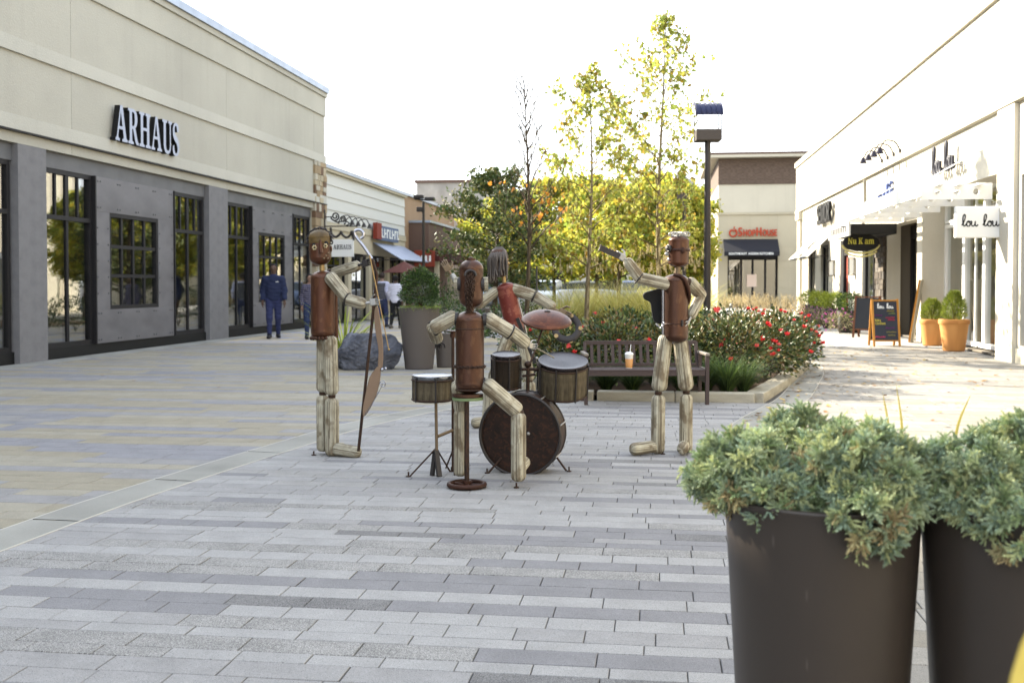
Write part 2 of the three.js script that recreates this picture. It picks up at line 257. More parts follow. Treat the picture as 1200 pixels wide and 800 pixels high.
function rowsOf(z0, z1, depths, lengths, left, right, keep, weights) {
  const list = []; let z = z0, i = 0;
  const tone = () => { let r = rnd() * weights.reduce((a, b) => a + b), k = 0; while (r > weights[k]) r -= weights[k++]; return k; };
  while (z > z1) {
    const d = depths[Math.floor(rnd() * depths.length)], zc = z - d / 2, a = left(zc), b = right(zc), L0 = pick(lengths); let x = a - rnd() * L0, t = tone();
    while (x < b) { const L = L0, x0 = Math.max(x, a), x1 = Math.min(x + L, b); if (x1 - x0 > 0.03) list.push({ x: (x0 + x1) / 2, z: zc, w: x1 - x0, d, t }); if (rnd() > keep) t = tone(); x += L; }
    z -= d; i++;
  }
  return list;
}
const greyTones = [{ c: lin(0.45, 0.438, 0.42) }, { c: lin(0.395, 0.382, 0.368) }, { c: lin(0.42, 0.405, 0.38), coarse: 1 }, { c: lin(0.295, 0.286, 0.288) }, { c: lin(0.265, 0.256, 0.248), coarse: 1 }];
pavedArea('plaza_paving', rowsOf(-1.2, -12.62, [0.105, 0.15, 0.15], [0.27, 0.35, 0.44], xL, xR, 0.74, [5, 4, 3.4, 2.8, 0.9]), greyTones, 0.005, 0.0022);
const tanTones = [{ c: lin(0.405, 0.36, 0.265) }, { c: lin(0.44, 0.40, 0.31) }, { c: lin(0.33, 0.322, 0.335) }, { c: lin(0.37, 0.355, 0.34) }];
pavedArea('walkway_paving', rowsOf(-1.5, -24, [0.2, 0.24], [0.45, 0.55], () => -10.22, z => z > -12.9 ? xL(z) : xBed(z), 0.62, [5, 3.6, 2.8, 1.4]), tanTones, 0.005, 0.003);
const paleTones = [{ c: lin(0.40, 0.375, 0.33) }, { c: lin(0.34, 0.32, 0.285) }, { c: lin(0.36, 0.325, 0.265) }];
pavedArea('sidewalk_paving', rowsOf(-1.5, -24, [0.2, 0.3], [0.4, 0.6], xR, () => 6.08, 0.4, [4, 3, 2]), paleTones, 0.006, 0.003);
{ // beyond the pavers one can tell apart: the same paving as stained sheets
  const far = tex(512, 512, (u, v, i, j) => { const r = Math.floor(v * 32), c = Math.floor(u * 12 + hash(r, 1, 5)), h = hash(c % 12, r, 77), b = 0.06 * (hash(i, j, 8) - 0.5); return h > 0.62 ? [0.62 + b, 0.62 + b, 0.66 + b] : h > 0.3 ? [0.73 + b, 0.67 + b, 0.56 + b] : [0.68 + b, 0.63 + b, 0.53 + b]; }, [6, 7]);
  struct('far_walkway', bx(-10.22, -2.4, -0.02, -0.004, -64, -24), std(lin(0.9, 0.9, 0.9), { map: far }));
  struct('far_sidewalk', bx(2.4, 6.08, -0.02, -0.004, -64, -24), std(lin(0.46, 0.44, 0.40), { map: TX.concrete }));
  struct('wall_strip', [-2, -5, -8, -11, -14, -17, -20, -23, -26, -29, -32, -35, -38, -41, -44].map(z => bx(-10.72, -10.225, -0.03, 0.002, z - 2.992, z)), M.concrete);
}
function bandSlabs(name, curve, width, n) {
  const root = new THREE.Group(); root.name = name; root.userData.kind = 'structure'; scene.add(root);
  for (let s = 0; s < n; s++) {
    const P = [], N = [], U = [], seg = 8, e = 0.0006, at = (t, o, y) => { const c = curve.getPointAt(t), d = curve.getTangentAt(t); return [c.x - d.z * o, y, c.z + d.x * o]; };
    for (let k = 0; k < seg; k++) {
      const t0 = (s + e * n + (1 - 2 * e * n) * k / seg) / n, t1 = (s + e * n + (1 - 2 * e * n) * (k + 1) / seg) / n, h = width / 2;
      for (const [o0, o1, y0, y1, nn] of [[-h, h, 0.004, 0.004, [0, 1, 0]], [-h, -h, 0.004, -0.03, [-1, 0, 0]], [h, h, -0.03, 0.004, [1, 0, 0]]]) {
        const a = at(t0, o0, y0), b = at(t0, o1, y1), c = at(t1, o1, y1), d = at(t1, o0, y0);
        for (const p of [a, b, c, a, c, d]) { P.push(...p); N.push(...nn); U.push(p[0], p[2]); }
      }
    }
    part('slab', geoFrom(P, N, U), M.concrete, root);
  }
  for (const sgn of [-1, 1]) { const pts = curve.getSpacedPoints(60).map((p, i) => { const d = curve.getTangentAt(i / 60); return V(p.x - d.z * sgn * (width / 2 + 0.006), 0.0, p.z + d.x * sgn * (width / 2 + 0.008)); }); const g = tube(pts, 0.006, 120, 5); part('edging', g, std(lin(0.39, 0.375, 0.33)), root); }
}
bandSlabs('paving_band', bandLeft, 0.29, 12); bandSlabs('paving_band_001', bandRight, 0.34, 26);
// planting bed: soil and stone kerb
{ const s = new THREE.Shape([[-1.1, 12.8], [1.08, 12.8], [1.66, 15.06], [2.3, 18], [2.6, 24], [2.6, 36], [-2.5, 36], [-2.5, 22], [-1.85, 16]].map(p => new THREE.Vector2(p[0], p[1]))); const g = new THREE.ShapeGeometry(s); g.rotateX(-Math.PI / 2); g.translate(0, 0.05, 0); struct('planting_soil', g, M.soil);
  const kerb = thing('stone_kerb', 'low buff stone kerb around the planting bed behind the bench', 'kerb');
  const path = [[-1.9, -16], [-1.15, -12.75], [-0.735, -12.75], null, [-0.70, -12.75], [1.1, -12.75], [1.68, -15.06], [2.3, -18], [2.6, -24], [2.6, -36]];
  for (let i = 1; i < path.length; i++) { const a = path[i - 1], b = path[i]; if (!a || !b) continue; const L = Math.hypot(b[0] - a[0], b[1] - a[1]), n = Math.max(1, Math.round(L / 0.95));
    for (let k = 0; k < n; k++) { const g = new RoundedBoxGeometry(L / n - 0.006, 0.16, 0.22, 2, 0.014); const m = part('kerb_stone', g, M.kerb, kerb); const t = (k + 0.5) / n; m.position.set(lerp(a[0], b[0], t), 0.025, lerp(a[1], b[1], t)); m.rotation.y = -Math.atan2(b[1] - a[1], b[0] - a[0]); } } }

// ---------- left side of the street ----------
const winX = (parent, X, y0, y1, z0, z1, fr, cols, rows, mf, dep = 0.08) => { // window in a wall across x; cols/rows: inner mullion positions 0..1 with thickness
  const w = sub('window', parent), zl = Math.min(z0, z1), zr = Math.max(z0, z1);
  part('window_frame', [bx(X - dep, X, y0, y1, zl, zl + fr), bx(X - dep, X, y0, y1, zr - fr, zr), bx(X - dep, X, y0, y0 + fr, zl + fr, zr - fr), bx(X - dep, X, y1 - fr, y1, zl + fr, zr - fr)], mf, w);
  return { w, zl: zl + fr, zr: zr - fr, yb: y0 + fr, yt: y1 - fr };
};
function litGrid(o, X, yb, yt, cols, rows, th, mf, mg, thick = []) { // panes and bars of one field
  const { w, zl, zr } = o, dz = (zr - zl) / cols, dy = (yt - yb) / rows, bars = [];
  for (let i = 1; i < cols; i++) { const t = thick.includes(i) ? th * 2 : th; bars.push(bx(X - 0.055, X - 0.005, yb, yt, zl + i * dz - t / 2, zl + i * dz + t / 2)); }
  for (let j = 1; j < rows; j++) bars.push(bx(X - 0.057, X - 0.003, yb + j * dy - th / 2, yb + j * dy + th / 2, zl, zr));
  for (const b of bars) part('mullion', b, mf, w);
  for (let i = 0; i < cols; i++) for (let j = 0; j < rows; j++) { const g = new THREE.PlaneGeometry(dz - 0.004, dy - 0.004); g.rotateY(Math.PI / 2); const m = part('pane', g, mg, w); m.position.set(X - 0.03, yb + (j + 0.5) * dy, zl + (i + 0.5) * dz); m.rotation.set(0, rr(-0.003, 0.003), rr(-0.003, 0.003)); if (mg === M.glassCoated) { const n = part('inner_pane', g, mg, w); n.position.copy(m.position); n.position.x -= 0.022; n.rotation.set(0, rr(-0.002, 0.002), rr(-0.002, 0.002)); } }
}
{
  const b = thing('furniture_store', 'taupe stucco store with grey pilasters and tall black windows, bearing the ARHAUS letters', 'building', [-10.7, 0, 0]);
  const ZF = -34.3, ZN = 12;
  part('wall_core', bx(-0.3, -0.02, 3.72, 7.48, ZF, ZN), M.stucco, b); { const js = [ZF, -33.2, -26.2, -18.9, -11.4, -3.9, 3.6, ZN]; for (let i = 1; i < js.length; i++) part('stucco_panel', bx(-0.0198, 0, 3.722, 7.479, js[i - 1] + 0.005, js[i] - 0.005), M.stucco, b); }
  part('lower_fascia', bx(0.002, 0.06, 3.93, 4.18, ZF, ZN), M.stuccoLight, b);
  part('drip_edge', bx(0.001, 0.09, 3.90, 3.928, ZF, ZN), M.frame, b);
  part('string_course', bx(0.002, 0.05, 5.23, 5.48, ZF, ZN), M.stuccoLight, b);
  part('upper_band', bx(0.002, 0.05, 6.74, 7.34, ZF, ZN), M.stucco, b);
  part('cornice', bx(0.002, 0.1, 7.345, 7.478, ZF, ZN), M.stucco, b);
  part('coping', bx(-0.45, 0.16, 7.48, 7.66, ZF - 0.03, ZN), M.cap, b);
  part('roof', bx(-14, -0.45, 7.0, 7.2, ZF, ZN), M.asphalt, b);
  part('end_wall', bx(-14, -0.302, 0, 7.48, ZF, ZF + 0.3), M.stucco, b); part('rear_wall', bx(-14.3, -14, 0, 7.4, ZF, ZN), M.stucco, b); part('near_wall', bx(-14, -0.302, 0, 7.48, ZN - 0.3, ZN), M.stucco, b);
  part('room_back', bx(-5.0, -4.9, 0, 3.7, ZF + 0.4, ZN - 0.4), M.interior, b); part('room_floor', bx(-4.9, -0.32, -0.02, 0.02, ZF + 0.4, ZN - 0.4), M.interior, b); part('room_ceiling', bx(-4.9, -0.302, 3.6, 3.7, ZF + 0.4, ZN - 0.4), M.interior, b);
  const bolt = new THREE.CylinderGeometry(0.018, 0.02, 0.012, 8); bolt.rotateZ(Math.PI / 2);
  const bays = [[-10.1, -3.2], [-17.16, -10.96], [-25.06, -18.02], [-33.1, -26.21]];
  part('near_base_wall', bx(-0.3, 0, 0, 3.718, -2.34, ZN), M.pilaster, b);
  for (const [f, n] of bays) {
    part('lintel', bx(-0.24, -0.09, 3.43, 3.718, f, n), M.lintel, b);
    part('plinth', bx(-0.24, -0.085, 0.001, 0.2, f, n), M.black, b);
    const tw = 1.72;
    for (const [z0, z1] of [[n - tw - 0.04, n - 0.04], [f + 0.06, f + tw + 0.06]]) {
      const o = winX(b, -0.1, 0.2, 3.43, z0, z1, 0.085, 0, 0, M.frame, 0.12);
      part('transom', bx(-0.2, -0.095, 2.52, 2.6, o.zl, o.zr), M.frame, o.w);
      litGrid(o, -0.11, 2.6, o.yt, 4, 1, 0.055, M.frame, M.glassCoated, [2]);
      litGrid(o, -0.11, o.yb, 2.52, 2, 1, 0.075, M.frame, M.glassCoated);
    }
    const p0 = f + tw + 0.1, p1 = n - tw - 0.08, w0 = (p0 + p1) / 2 - 1.06 + 0.1, w1 = w0 + 2.12;
    const pn = sub('metal_panel', b);
    part('panel_sheet', bx(-0.16, -0.05, 2.76, 3.43, p0, p1), M.panel, pn); part('panel_sheet', bx(-0.16, -0.05, 0.2, 0.85, p0, p1), M.panel, pn);
    part('panel_sheet', bx(-0.16, -0.0505, 0.852, 2.758, p0, w0), M.panel, pn); part('panel_sheet', bx(-0.16, -0.0505, 0.852, 2.758, w1, p1), M.panel, pn);
    const bolts = []; const put = (y, z) => { const g = bolt.clone(); g.translate(-0.044, y, z); bolts.push(g); };
    for (let k = 0; k < 5; k++) for (const y of [0.27, 0.78, 2.84, 3.34]) { const z = lerp(p0 + 0.15, p1 - 0.15, k / 4); put(y, z - 0.05); put(y, z + 0.05); }
    for (let k = 1; k < 6; k++) for (const z of [p0 + 0.08, p1 - 0.08, w0 - 0.06, w1 + 0.06]) { put(lerp(0.85, 2.76, k / 6), z); }
    stuff(part('rivets', bolts, M.lintel, pn));
    const o = winX(b, -0.06, 0.85, 2.76, w0, w1, 0.08, 0, 0, M.frame, 0.11); litGrid(o, -0.08, o.yb, o.yt, 4, 3, 0.07, M.frame, M.glassCoated);
    part('door_jamb', bx(-0.24, -0.02, 0.2, 3.43, p0 - 0.045, p0 - 0.004), M.frame, b); part('door_jamb', bx(-0.24, -0.02, 0.2, 3.43, p1 + 0.004, p1 + 0.045), M.frame, b);
  }
  for (const [f, n] of [[-3.2, -2.34], [-10.96, -10.1], [-18.02, -17.16], [-26.21, -25.06]]) part('pilaster', bx(-0.26, 0.015, 0, 3.717, f + 0.001, n - 0.001), M.pilaster, b);
  // stone veneer corner
  const stones = [[], [], [], []];
  for (let y = 0, r = 0; y < 5.22; r++) { const h = pick([0.16, 0.2, 0.26]); let z = ZF; while (z < -33.12) { const w = Math.min(rr(0.18, 0.42), -33.1 - z); if (w > 0.05) pick(stones).push(bx(-0.05, 0.05 + rr(0, 0.03), y + 0.006, Math.min(y + h, 5.225) - 0.006, z + 0.006, z + w - 0.006)); z += w; } y += h; }
  part('stone_backing', bx(-0.27, -0.05, 0, 3.717, ZF, -33.1), M.kerb, b);
  [lin(0.42, 0.31, 0.18), lin(0.52, 0.44, 0.3), lin(0.2, 0.12, 0.07), lin(0.58, 0.53, 0.42)].forEach((c, i) => stuff(part('stone_veneer', stones[i], std(c, { map: TX.concrete }), b)));
}
function letters(root, text, font, size, depth, mat, fit) { // each letter a mesh; root's +x is the reading direction
  let x = 0; const ms = [];
  for (const ch of text) { if (ch === ' ') { x += size * 0.4; continue; } const g = new TextGeometry(ch, { font, size, depth, curveSegments: 4, bevelEnabled: false }); g.computeBoundingBox(); const b = g.boundingBox; g.translate(-b.min.x, 0, 0); const m = new THREE.Mesh(g, mat); m.name = 'letter'; m.castShadow = m.receiveShadow = true; m.position.x = x; root.add(m); ms.push(m); x += b.max.x - b.min.x + size * 0.06; }
  if (fit) { const s = fit / x; for (const m of ms) { m.position.x *= s; m.scale.x = s; } } return x;
}
{ const face = std(lin(0.30, 0.33, 0.41), { roughness: 0.4, metalness: 0.1 });
  const s = thing('store_sign', 'raised ARHAUS serif letters, pale faces and black sides, on taupe stucco', 'sign', [-10.7, 4.17, -20.2], Math.PI / 2);
  letters(s, 'ARHAUS', fontSerif, 0.83, 0.12, [face, M.black], 2.9); s.children.forEach(m => { m.position.z = 0.06; m.scale.y = 0.86; });
  part('stud', Array.from({ length: 6 }, (_, i) => bar(V(0.25 + i * 0.5, 0.35, 0), V(0.25 + i * 0.5, 0.35, 0.065), 0.015)), M.black, s);
}
function gooseneck(x, y, z, dir, label, group, col) { // wall lamp on a curved arm reaching out along dir (x)
  const l = thing('gooseneck_lamp', label, 'lamp', [x, y, z], 0, group);
  part('arm', tube([V(0, 0, 0), V(dir * 0.12, 0.22, 0), V(dir * 0.36, 0.26, 0), V(dir * 0.48, 0.08, 0)], 0.018, 16, 6), M.iron, l);
  const sh = lathe([[0.02, 0.1], [0.04, 0.08], [0.1, -0.06], [0.095, -0.06], [0.035, 0.07]], 18); sh.translate(dir * 0.49, 0, 0); part('shade', sh, col || M.iron, l); part('wall_plate', (() => { const g = disc(0.06, 0.03, 0, 0, 0, 16); g.rotateZ(Math.PI / 2); g.translate(dir * 0.012, 0, 0); return g; })(), M.iron, l);
}
{ // next store: pale lap siding over a glazed front
  const b = thing('siding_store', 'low pale store with wide horizontal lap boards above a glazed front', 'building', [-10.85, 0, 0]), F = -46.2, N = -34.34;
  part('backing_wall', bx(-0.3, -0.03, 2.45, 5.12, F, N), M.siding, b);
  for (let i = 0; i < 4; i++) { const y = 3.42 + i * 0.41, g = plate([[0, 0], [0.045, 0], [0.012, 0.42], [0, 0.42]], N - F - 0.02, 0); g.translate(-0.03, y, (F + N) / 2); part('lap_board', g, M.siding, b); }
  part('frieze', bx(-0.03, 0.06, 3.18, 3.4, F, N), M.beige, b); part('fascia', bx(-0.03, 0.02, 2.45, 3.178, F, N), M.beige, b);
  part('eave', bx(-0.4, 0.12, 5.06, 5.14, F, N), M.beige, b); part('coping', bx(-0.5, 0.16, 5.142, 5.27, F, N), M.cap, b); part('roof', bx(-9, -0.3, 4.9, 5.0, F, N), M.asphalt, b); part('rear_wall', bx(-9.2, -9, 0, 5, F, N), M.beige, b);
  for (const z of [-34.7, -37.6, -40.4, -43.2, -46]) part('pier', bx(-0.3, 0.03, 0, 2.449, z - 0.2, z + 0.2), M.beige, b);
  for (const [f, n] of [[-37.4, -34.9], [-40.2, -37.8], [-43.0, -40.6], [-45.8, -43.4]]) { const o = winX(b, -0.1, 0.02, 2.44, f, n, 0.07, 0, 0, M.frame); part('transom', bx(-0.17, -0.1, 1.95, 2.0, o.zl, o.zr), M.frame, o.w); litGrid(o, -0.11, o.yb, 1.95, 2, 1, 0.06, M.frame, M.glass); litGrid(o, -0.11, 2.0, o.yt, 2, 1, 0.06, M.frame, M.glass); }
  part('room_back', bx(-3.6, -3.5, 0, 2.6, F, N), M.interior, b); part('room_ceiling', bx(-3.5, -0.3, 2.46, 2.5, F, N), M.interior, b);
  for (let i = 0; i < 4; i++) gooseneck(-10.82, 3.42, -36.2 - i * 0.75, 1, ['first', 'second', 'third', 'fourth'][i] + ' small black gooseneck lamp from the stone corner below the lap boards', 'gooseneck lamps on the siding store');
  const aw = thing('metal_awning', 'sloping blue grey metal awning over the siding store window', 'awning', [-10.85, 0, 0]);
  for (let i = 0; i < 14; i++) { const z = -45.6 + i * 0.36; part('awning_panel', beam(V(0.03, 2.95, z), V(1.15, 2.28, z), 0.02, 0.34), std(i % 2 ? lin(0.2, 0.23, 0.32) : lin(0.36, 0.39, 0.47), { metalness: 0.2, roughness: 0.45 }), aw); }
  part('awning_frame', [bar(V(0.03, 2.28, -45.7), V(1.15, 2.26, -45.7), 0.02), bar(V(0.03, 2.28, -40.7), V(1.15, 2.26, -40.7), 0.02), bar(V(1.15, 2.26, -45.7), V(1.15, 2.26, -40.7), 0.02)], M.iron, aw);
  const sg = thing('store_sign', 'red and blue box sign with pale marks above the blue grey awning', 'sign', [-10.85, 3.05, -40.6], Math.PI / 2);
  part('sign_box', cbx(0.7, 0.62, 0.16, 0.2, 0.33, 0.2), std(lin(0.2, 0.035, 0.02)), sg); part('sign_panel', cbx(3.2, 0.56, 0.12, 1.95, 0.28, 0.16), std(lin(0.1, 0.13, 0.2)), sg);
  for (let i = 0; i < 7; i++) part('letter_mark', [cbx(0.09, 0.36, 0.03, 0.75 + i * 0.42, 0.28, 0.235), cbx(0.2, 0.08, 0.03, 0.86 + i * 0.42, 0.28 + (i % 3 - 1) * 0.14, 0.235)], M.whiteMetal, sg);
}
{ // hanging sign on a scrolled iron bracket
  const s = thing('hanging_sign', 'white ARHAUS board hung from a black scrolled iron bracket at the stone corner', 'sign', [-10.62, 0, -34.0]);
  const I = M.iron;
  part('wall_plate', cbx(0.05, 0.75, 0.08, 0, 3.35, 0), I, s);
  part('bracket_arm', [bar(V(0, 3.2, 0), V(1.02, 3.2, 0), 0.02), bar(V(1.02, 3.2, 0), V(1.14, 3.2, 0), 0.02, 0.002), bar(V(0, 3.5, 0), V(0.3, 3.5, 0), 0.016)], I, s);
  const spiral = (cx, cy, r, t0, t1, k) => Array.from({ length: 26 }, (_, i) => { const t = lerp(t0, t1, i / 25), q = r * (1 - 0.8 * i / 25); return V(cx + Math.cos(t) * q, cy + k * Math.sin(t) * q, 0); });
  part('scroll', [tube(spiral(0.36, 3.52, 0.15, Math.PI, Math.PI * 4.4, 1), 0.026, 50, 6), tube(spiral(0.62, 3.42, 0.1, Math.PI * 0.9, -Math.PI * 2.4, 1), 0.022, 40, 6), tube([V(0.22, 3.45, 0), V(0.4, 3.34, 0), V(0.7, 3.36, 0), V(0.82, 3.28, 0), V(0.72, 3.22, 0)], 0.022, 24, 6)], I, s);
  part('scalloped_drop', tube([V(0.2, 3.16, 0), V(0.24, 2.95, 0), V(0.36, 2.86, 0), V(0.5, 2.94, 0), V(0.55, 3.02, 0), V(0.6, 2.92, 0), V(0.74, 2.84, 0), V(0.86, 2.93, 0), V(0.9, 3.05, 0), V(0.97, 2.75, 0)], 0.04, 50, 7), I, s);
  const bd = part('sign_board', rbx(0.74, 0.56, 0.05, 0.012, 0.6, 2.5, 0), M.whiteMetal, s);
  const lt = sub('lettering', s); letters(lt, 'ARHAUS', fontSerif, 0.15, 0.008, M.black, 0.6); lt.position.set(0.3, 2.46, 0.027);
  part('hanger', [bar(V(0.3, 2.78, 0), V(0.3, 2.9, 0), 0.008), bar(V(0.9, 2.78, 0), V(0.9, 2.95, 0), 0.008)], I, s);
}
{ // farther buildings
  const b = thing('tan_building', 'tan stucco building with a brown entrance block beyond the siding store', 'building', [-10.9, 0, 0]);
  part('wall', bx(-8, 0, 2.6, 5.2, -58, -46.25), M.tan, b); part('lower_wall', bx(-8, -0.2, 0, 2.6, -58, -46.25), M.brown, b); part('coping', bx(-8, 0.1, 5.2, 5.32, -58, -46.25), M.cap, b);
  part('entrance_block', bx(0.001, 0.9, 2.75, 4.05, -56, -47.2), M.brown, b); part('entrance_coping', bx(0, 0.98, 4.051, 4.15, -56, -47.15), M.cap, b); part('canopy', bx(0.001, 1.5, 2.35, 2.74, -56.5, -46.6), M.maroon, b);
  for (const z of [-47, -50, -53, -56]) part('canopy_post', cbx(0.2, 2.35, 0.2, 1.3, 1.175, z), M.beige, b);
  const b2 = thing('stone_tower_building', 'grey stone clad block rising behind the tan building', 'building', [-13.4, 0, -66]); part('wall', bx(0, 3.4, 0, 7.0, -8, 6), M.greyStone, b2); part('coping', bx(-0.1, 3.5, 7.0, 7.15, -8.1, 6.1), M.brown, b2); part('roof_vent', [bar(V(3, 7.15, 5.5), V(3, 7.6, 5.5), 0.05), ball(0.12, 3, 7.65, 5.5)], M.greySteel, b2);
  const fs = thing('projecting_sign', 'small red box sign with pale marks beside the awning end', 'sign', [-10.3, 2.35, -46.3]); part('sign_box', rbx(0.9, 0.72, 0.12, 0.02, 0.3, 0.1, 0), std(lin(0.2, 0.035, 0.018)), fs); part('letter_mark', [0, 1, 2, 3].map(i => cbx(0.09, 0.26, 0.02, 0.04 + i * 0.17, 0.1, 0.066)), M.whiteMetal, fs); part('bracket', bar(V(-0.6, 0.4, 0), V(0.7, 0.5, 0), 0.02), M.iron, fs);
  const far = thing('far_store', 'pale far store across the car park behind the yellow trees', 'building', [-14, 0, -118]); part('wall', bx(-30, 24, 0, 5.5, -10, 0), M.cream, far); part('coping', bx(-30.2, 24.2, 5.5, 5.8, -10.2, 0.2), M.whiteMetal, far); for (let i = 0; i < 9; i++) part('shop_window', bx(-27 + i * 5.6, -23.5 + i * 5.6, 0.3, 3, 0.001, 0.05), M.black, far);
  const u = thing('patio_umbrella', 'rust red patio umbrella standing behind the two walkers', 'umbrella', [-9.3, 0, -39.5]);
  part('pole', bar(V(0, 0, 0), V(0, 2.15, 0), 0.025), M.greySteel, u); const cn = new THREE.ConeGeometry(0.85, 0.42, 8, 1, true); cn.translate(0, 1.98, 0); part('canopy', cn, std(lin(0.1, 0.03, 0.022), { side: THREE.DoubleSide }), u); part('finial', ball(0.04, 0, 2.2, 0), M.greySteel, u); part('base', disc(0.25, 0.08, 0, 0.04, 0), M.greySteel, u);
  const l = thing('street_lamp', 'tall dark lamp post with two small heads before the tan building', 'lamp', [-7.81, 0, -36]);
  part('post', bar(V(0, 0, 0), V(0, 4.1, 0), 0.055, 0.045), M.lampMetal, l); part('lamp_head', [rbx(0.34, 0.12, 0.2, 0.03, -0.16, 4.28, 0), rbx(0.34, 0.12, 0.2, 0.03, 0.22, 4.2, 0)], M.lampMetal, l); part('floodlight', rbx(0.2, 0.16, 0.16, 0.03, -0.12, 3.85, 0.05), M.lampMetal, l); part('cross_arm', bar(V(-0.3, 4.2, 0), V(0.4, 4.15, 0), 0.025), M.lampMetal, l);
}

// ---------- right side of the street ----------
{ // local +x points to the street, local z runs down the street
  const b = thing('white_shop_row', 'long sunlit white stucco shop row with glazed fronts down the street', 'building', [6.1, 0, 0], Math.PI), N = -12, F = 49.6;
  const open = [[13.4, 19.5, 0.3, 3.2], [20.7, 26.5, 0, 3.35], [27.0, 30.4, 0, 2.9], [31.6, 34, 0.35, 2.9], [36.4, 38, 0, 2.8], [40.6, 42.4, 0.4, 2.8], [44, 45.9, 0.4, 2.8]];
  let z = N; const seg = [];
  for (const [a, c, y0, y1] of open) { seg.push(bx(-0.35, 0, 0, 4.45, z, a)); seg.push(bx(-0.35, 0, y1, 4.45, a, c)); if (y0 > 0) seg.push(bx(-0.35, 0, 0, y0, a, c)); z = c; } seg.push(bx(-0.35, 0, 0, 4.45, z, F));
  part('lower_wall', seg, M.white, b);
  part('upper_wall', bx(-0.35, 0.05, 4.452, 6.45, N, F), M.white, b); part('ledge', bx(0.051, 0.1, 4.46, 4.54, N, F), M.white, b); part('coping', bx(-0.5, 0.12, 6.452, 6.66, N, F + 0.02), M.white, b);
  part('roof', bx(-12, -0.35, 5.9, 6.0, N, F), M.asphalt, b); part('rear_wall', bx(-12.3, -12, 0, 6, N, F), M.cream, b); part('end_wall', bx(-12, -0.352, 0, 6.3, F - 0.3, F), M.cream, b); part('near_wall', bx(-12, -0.352, 0, 6.3, N, N + 0.3), M.cream, b);
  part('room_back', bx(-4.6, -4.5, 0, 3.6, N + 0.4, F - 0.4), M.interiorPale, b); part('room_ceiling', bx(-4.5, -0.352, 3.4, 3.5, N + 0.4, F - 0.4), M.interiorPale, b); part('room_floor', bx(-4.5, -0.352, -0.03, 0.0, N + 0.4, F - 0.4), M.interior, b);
  part('party_wall', bx(-4.5, -0.352, 0, 3.4, 26.6, 26.9), M.interiorPale, b); part('party_wall', bx(-4.5, -0.352, 0, 3.4, 30.6, 30.9), M.interior, b);
  part('base_course', [[N, 20.6], [30.45, 31.6], [34, 36.35], [38.05, F]].map(([a, c]) => bx(0.002, 0.03, 0.0, 0.25, a, c)), M.cream, b);
  part('pilaster', bx(0.002, 0.08, 0, 4.44, 19.66, 20.6), M.white, b); part('pilaster', bx(0.002, 0.1, 0, 4.44, 47.9, 48.7), M.cream, b); part('pilaster_cap', bx(0.002, 0.18, 4.1, 4.44, 47.8, 48.8), M.cream, b);
  part('downpipe', tube([V(0.09, 4.4, 33.2), V(0.09, 3.3, 33.2), V(0.14, 3.1, 33.2), V(0.14, 2.95, 33.2)], 0.05, 20, 8), M.kerb, b);
  let o = winX(b, -0.1, 0.3, 3.2, 13.4, 19.5, 0.12, 0, 0, M.frame); litGrid(o, -0.11, o.yb, o.yt, 4, 1, 0.08, M.frame, M.glass);
  for (const [a, c] of [[20.7, 22.0], [22.0, 23.4], [23.4, 24.9], [24.9, 26.5]]) { o = winX(b, -0.5, 0.04, 2.72, a, c, 0.09, 0, 0, M.whiteMetal, 0.12); litGrid(o, -0.53, o.yb, o.yt, a === 23.4 ? 2 : 1, 1, 0.05, M.whiteMetal, M.glass); o = winX(b, -0.5, 2.74, 3.35, a, c, 0.06, 0, 0, M.whiteMetal, 0.12); litGrid(o, -0.53, o.yb, o.yt, 2, 1, 0.04, M.whiteMetal, M.glass); }
  part('reveal', [bx(-0.75, -0.35, 0, 3.4, 20.6, 20.698), bx(-0.75, -0.35, 0, 3.4, 26.502, 26.598), bx(-0.75, -0.36, 3.352, 3.39, 20.7, 26.5)], M.white, b);
  const dn = sub('doorway', b); part('door_frame', [bx(-0.7, -0.6, 0, 2.9, 27.0, 27.12), bx(-0.7, -0.6, 0, 2.9, 30.28, 30.4), bx(-0.7, -0.6, 2.55, 2.9, 27.12, 30.28), bx(-0.7, -0.6, 0, 2.55, 29.3, 29.42)], M.frame, dn); part('door_leaf', bx(-0.72, -0.66, 0.01, 2.55, 27.12, 29.3), M.black, dn); { const g = new THREE.PlaneGeometry(0.86, 2.5); g.rotateY(Math.PI / 2); g.translate(-0.65, 1.28, 29.85); part('pane', g, M.glass, dn); } part('door_handle', bar(V(-0.62, 0.9, 28.9), V(-0.62, 1.5, 28.9), 0.015), M.chrome, dn);
  const st = [[], [], []]; for (let y = 0; y < 2.9;) { const h = pick([0.14, 0.2, 0.26]); let q = 30.45; while (q < 31.56) { const w = Math.min(rr(0.2, 0.45), 31.58 - q); if (w > 0.04) pick(st).push(bx(0.03, 0.08 + rr(0, 0.03), y + 0.005, Math.min(y + h, 2.9) - 0.005, q + 0.005, q + w - 0.005)); q += w; } y += h; }
  [lin(0.45, 0.36, 0.24), lin(0.58, 0.5, 0.38), lin(0.26, 0.2, 0.14)].forEach((c, i) => stuff(part('stone_pillar', st[i], std(c, { map: TX.rock }), b)));
  for (const [a, c, y0, y1, k] of [[31.6, 34, 0.35, 2.9, 2], [40.6, 42.4, 0.4, 2.8, 2], [44, 45.9, 0.4, 2.8, 2]]) { o = winX(b, -0.08, y0, y1, a, c, 0.09, 0, 0, M.frame); litGrid(o, -0.09, o.yb, o.yt, k, 1, 0.08, M.frame, M.glass); }
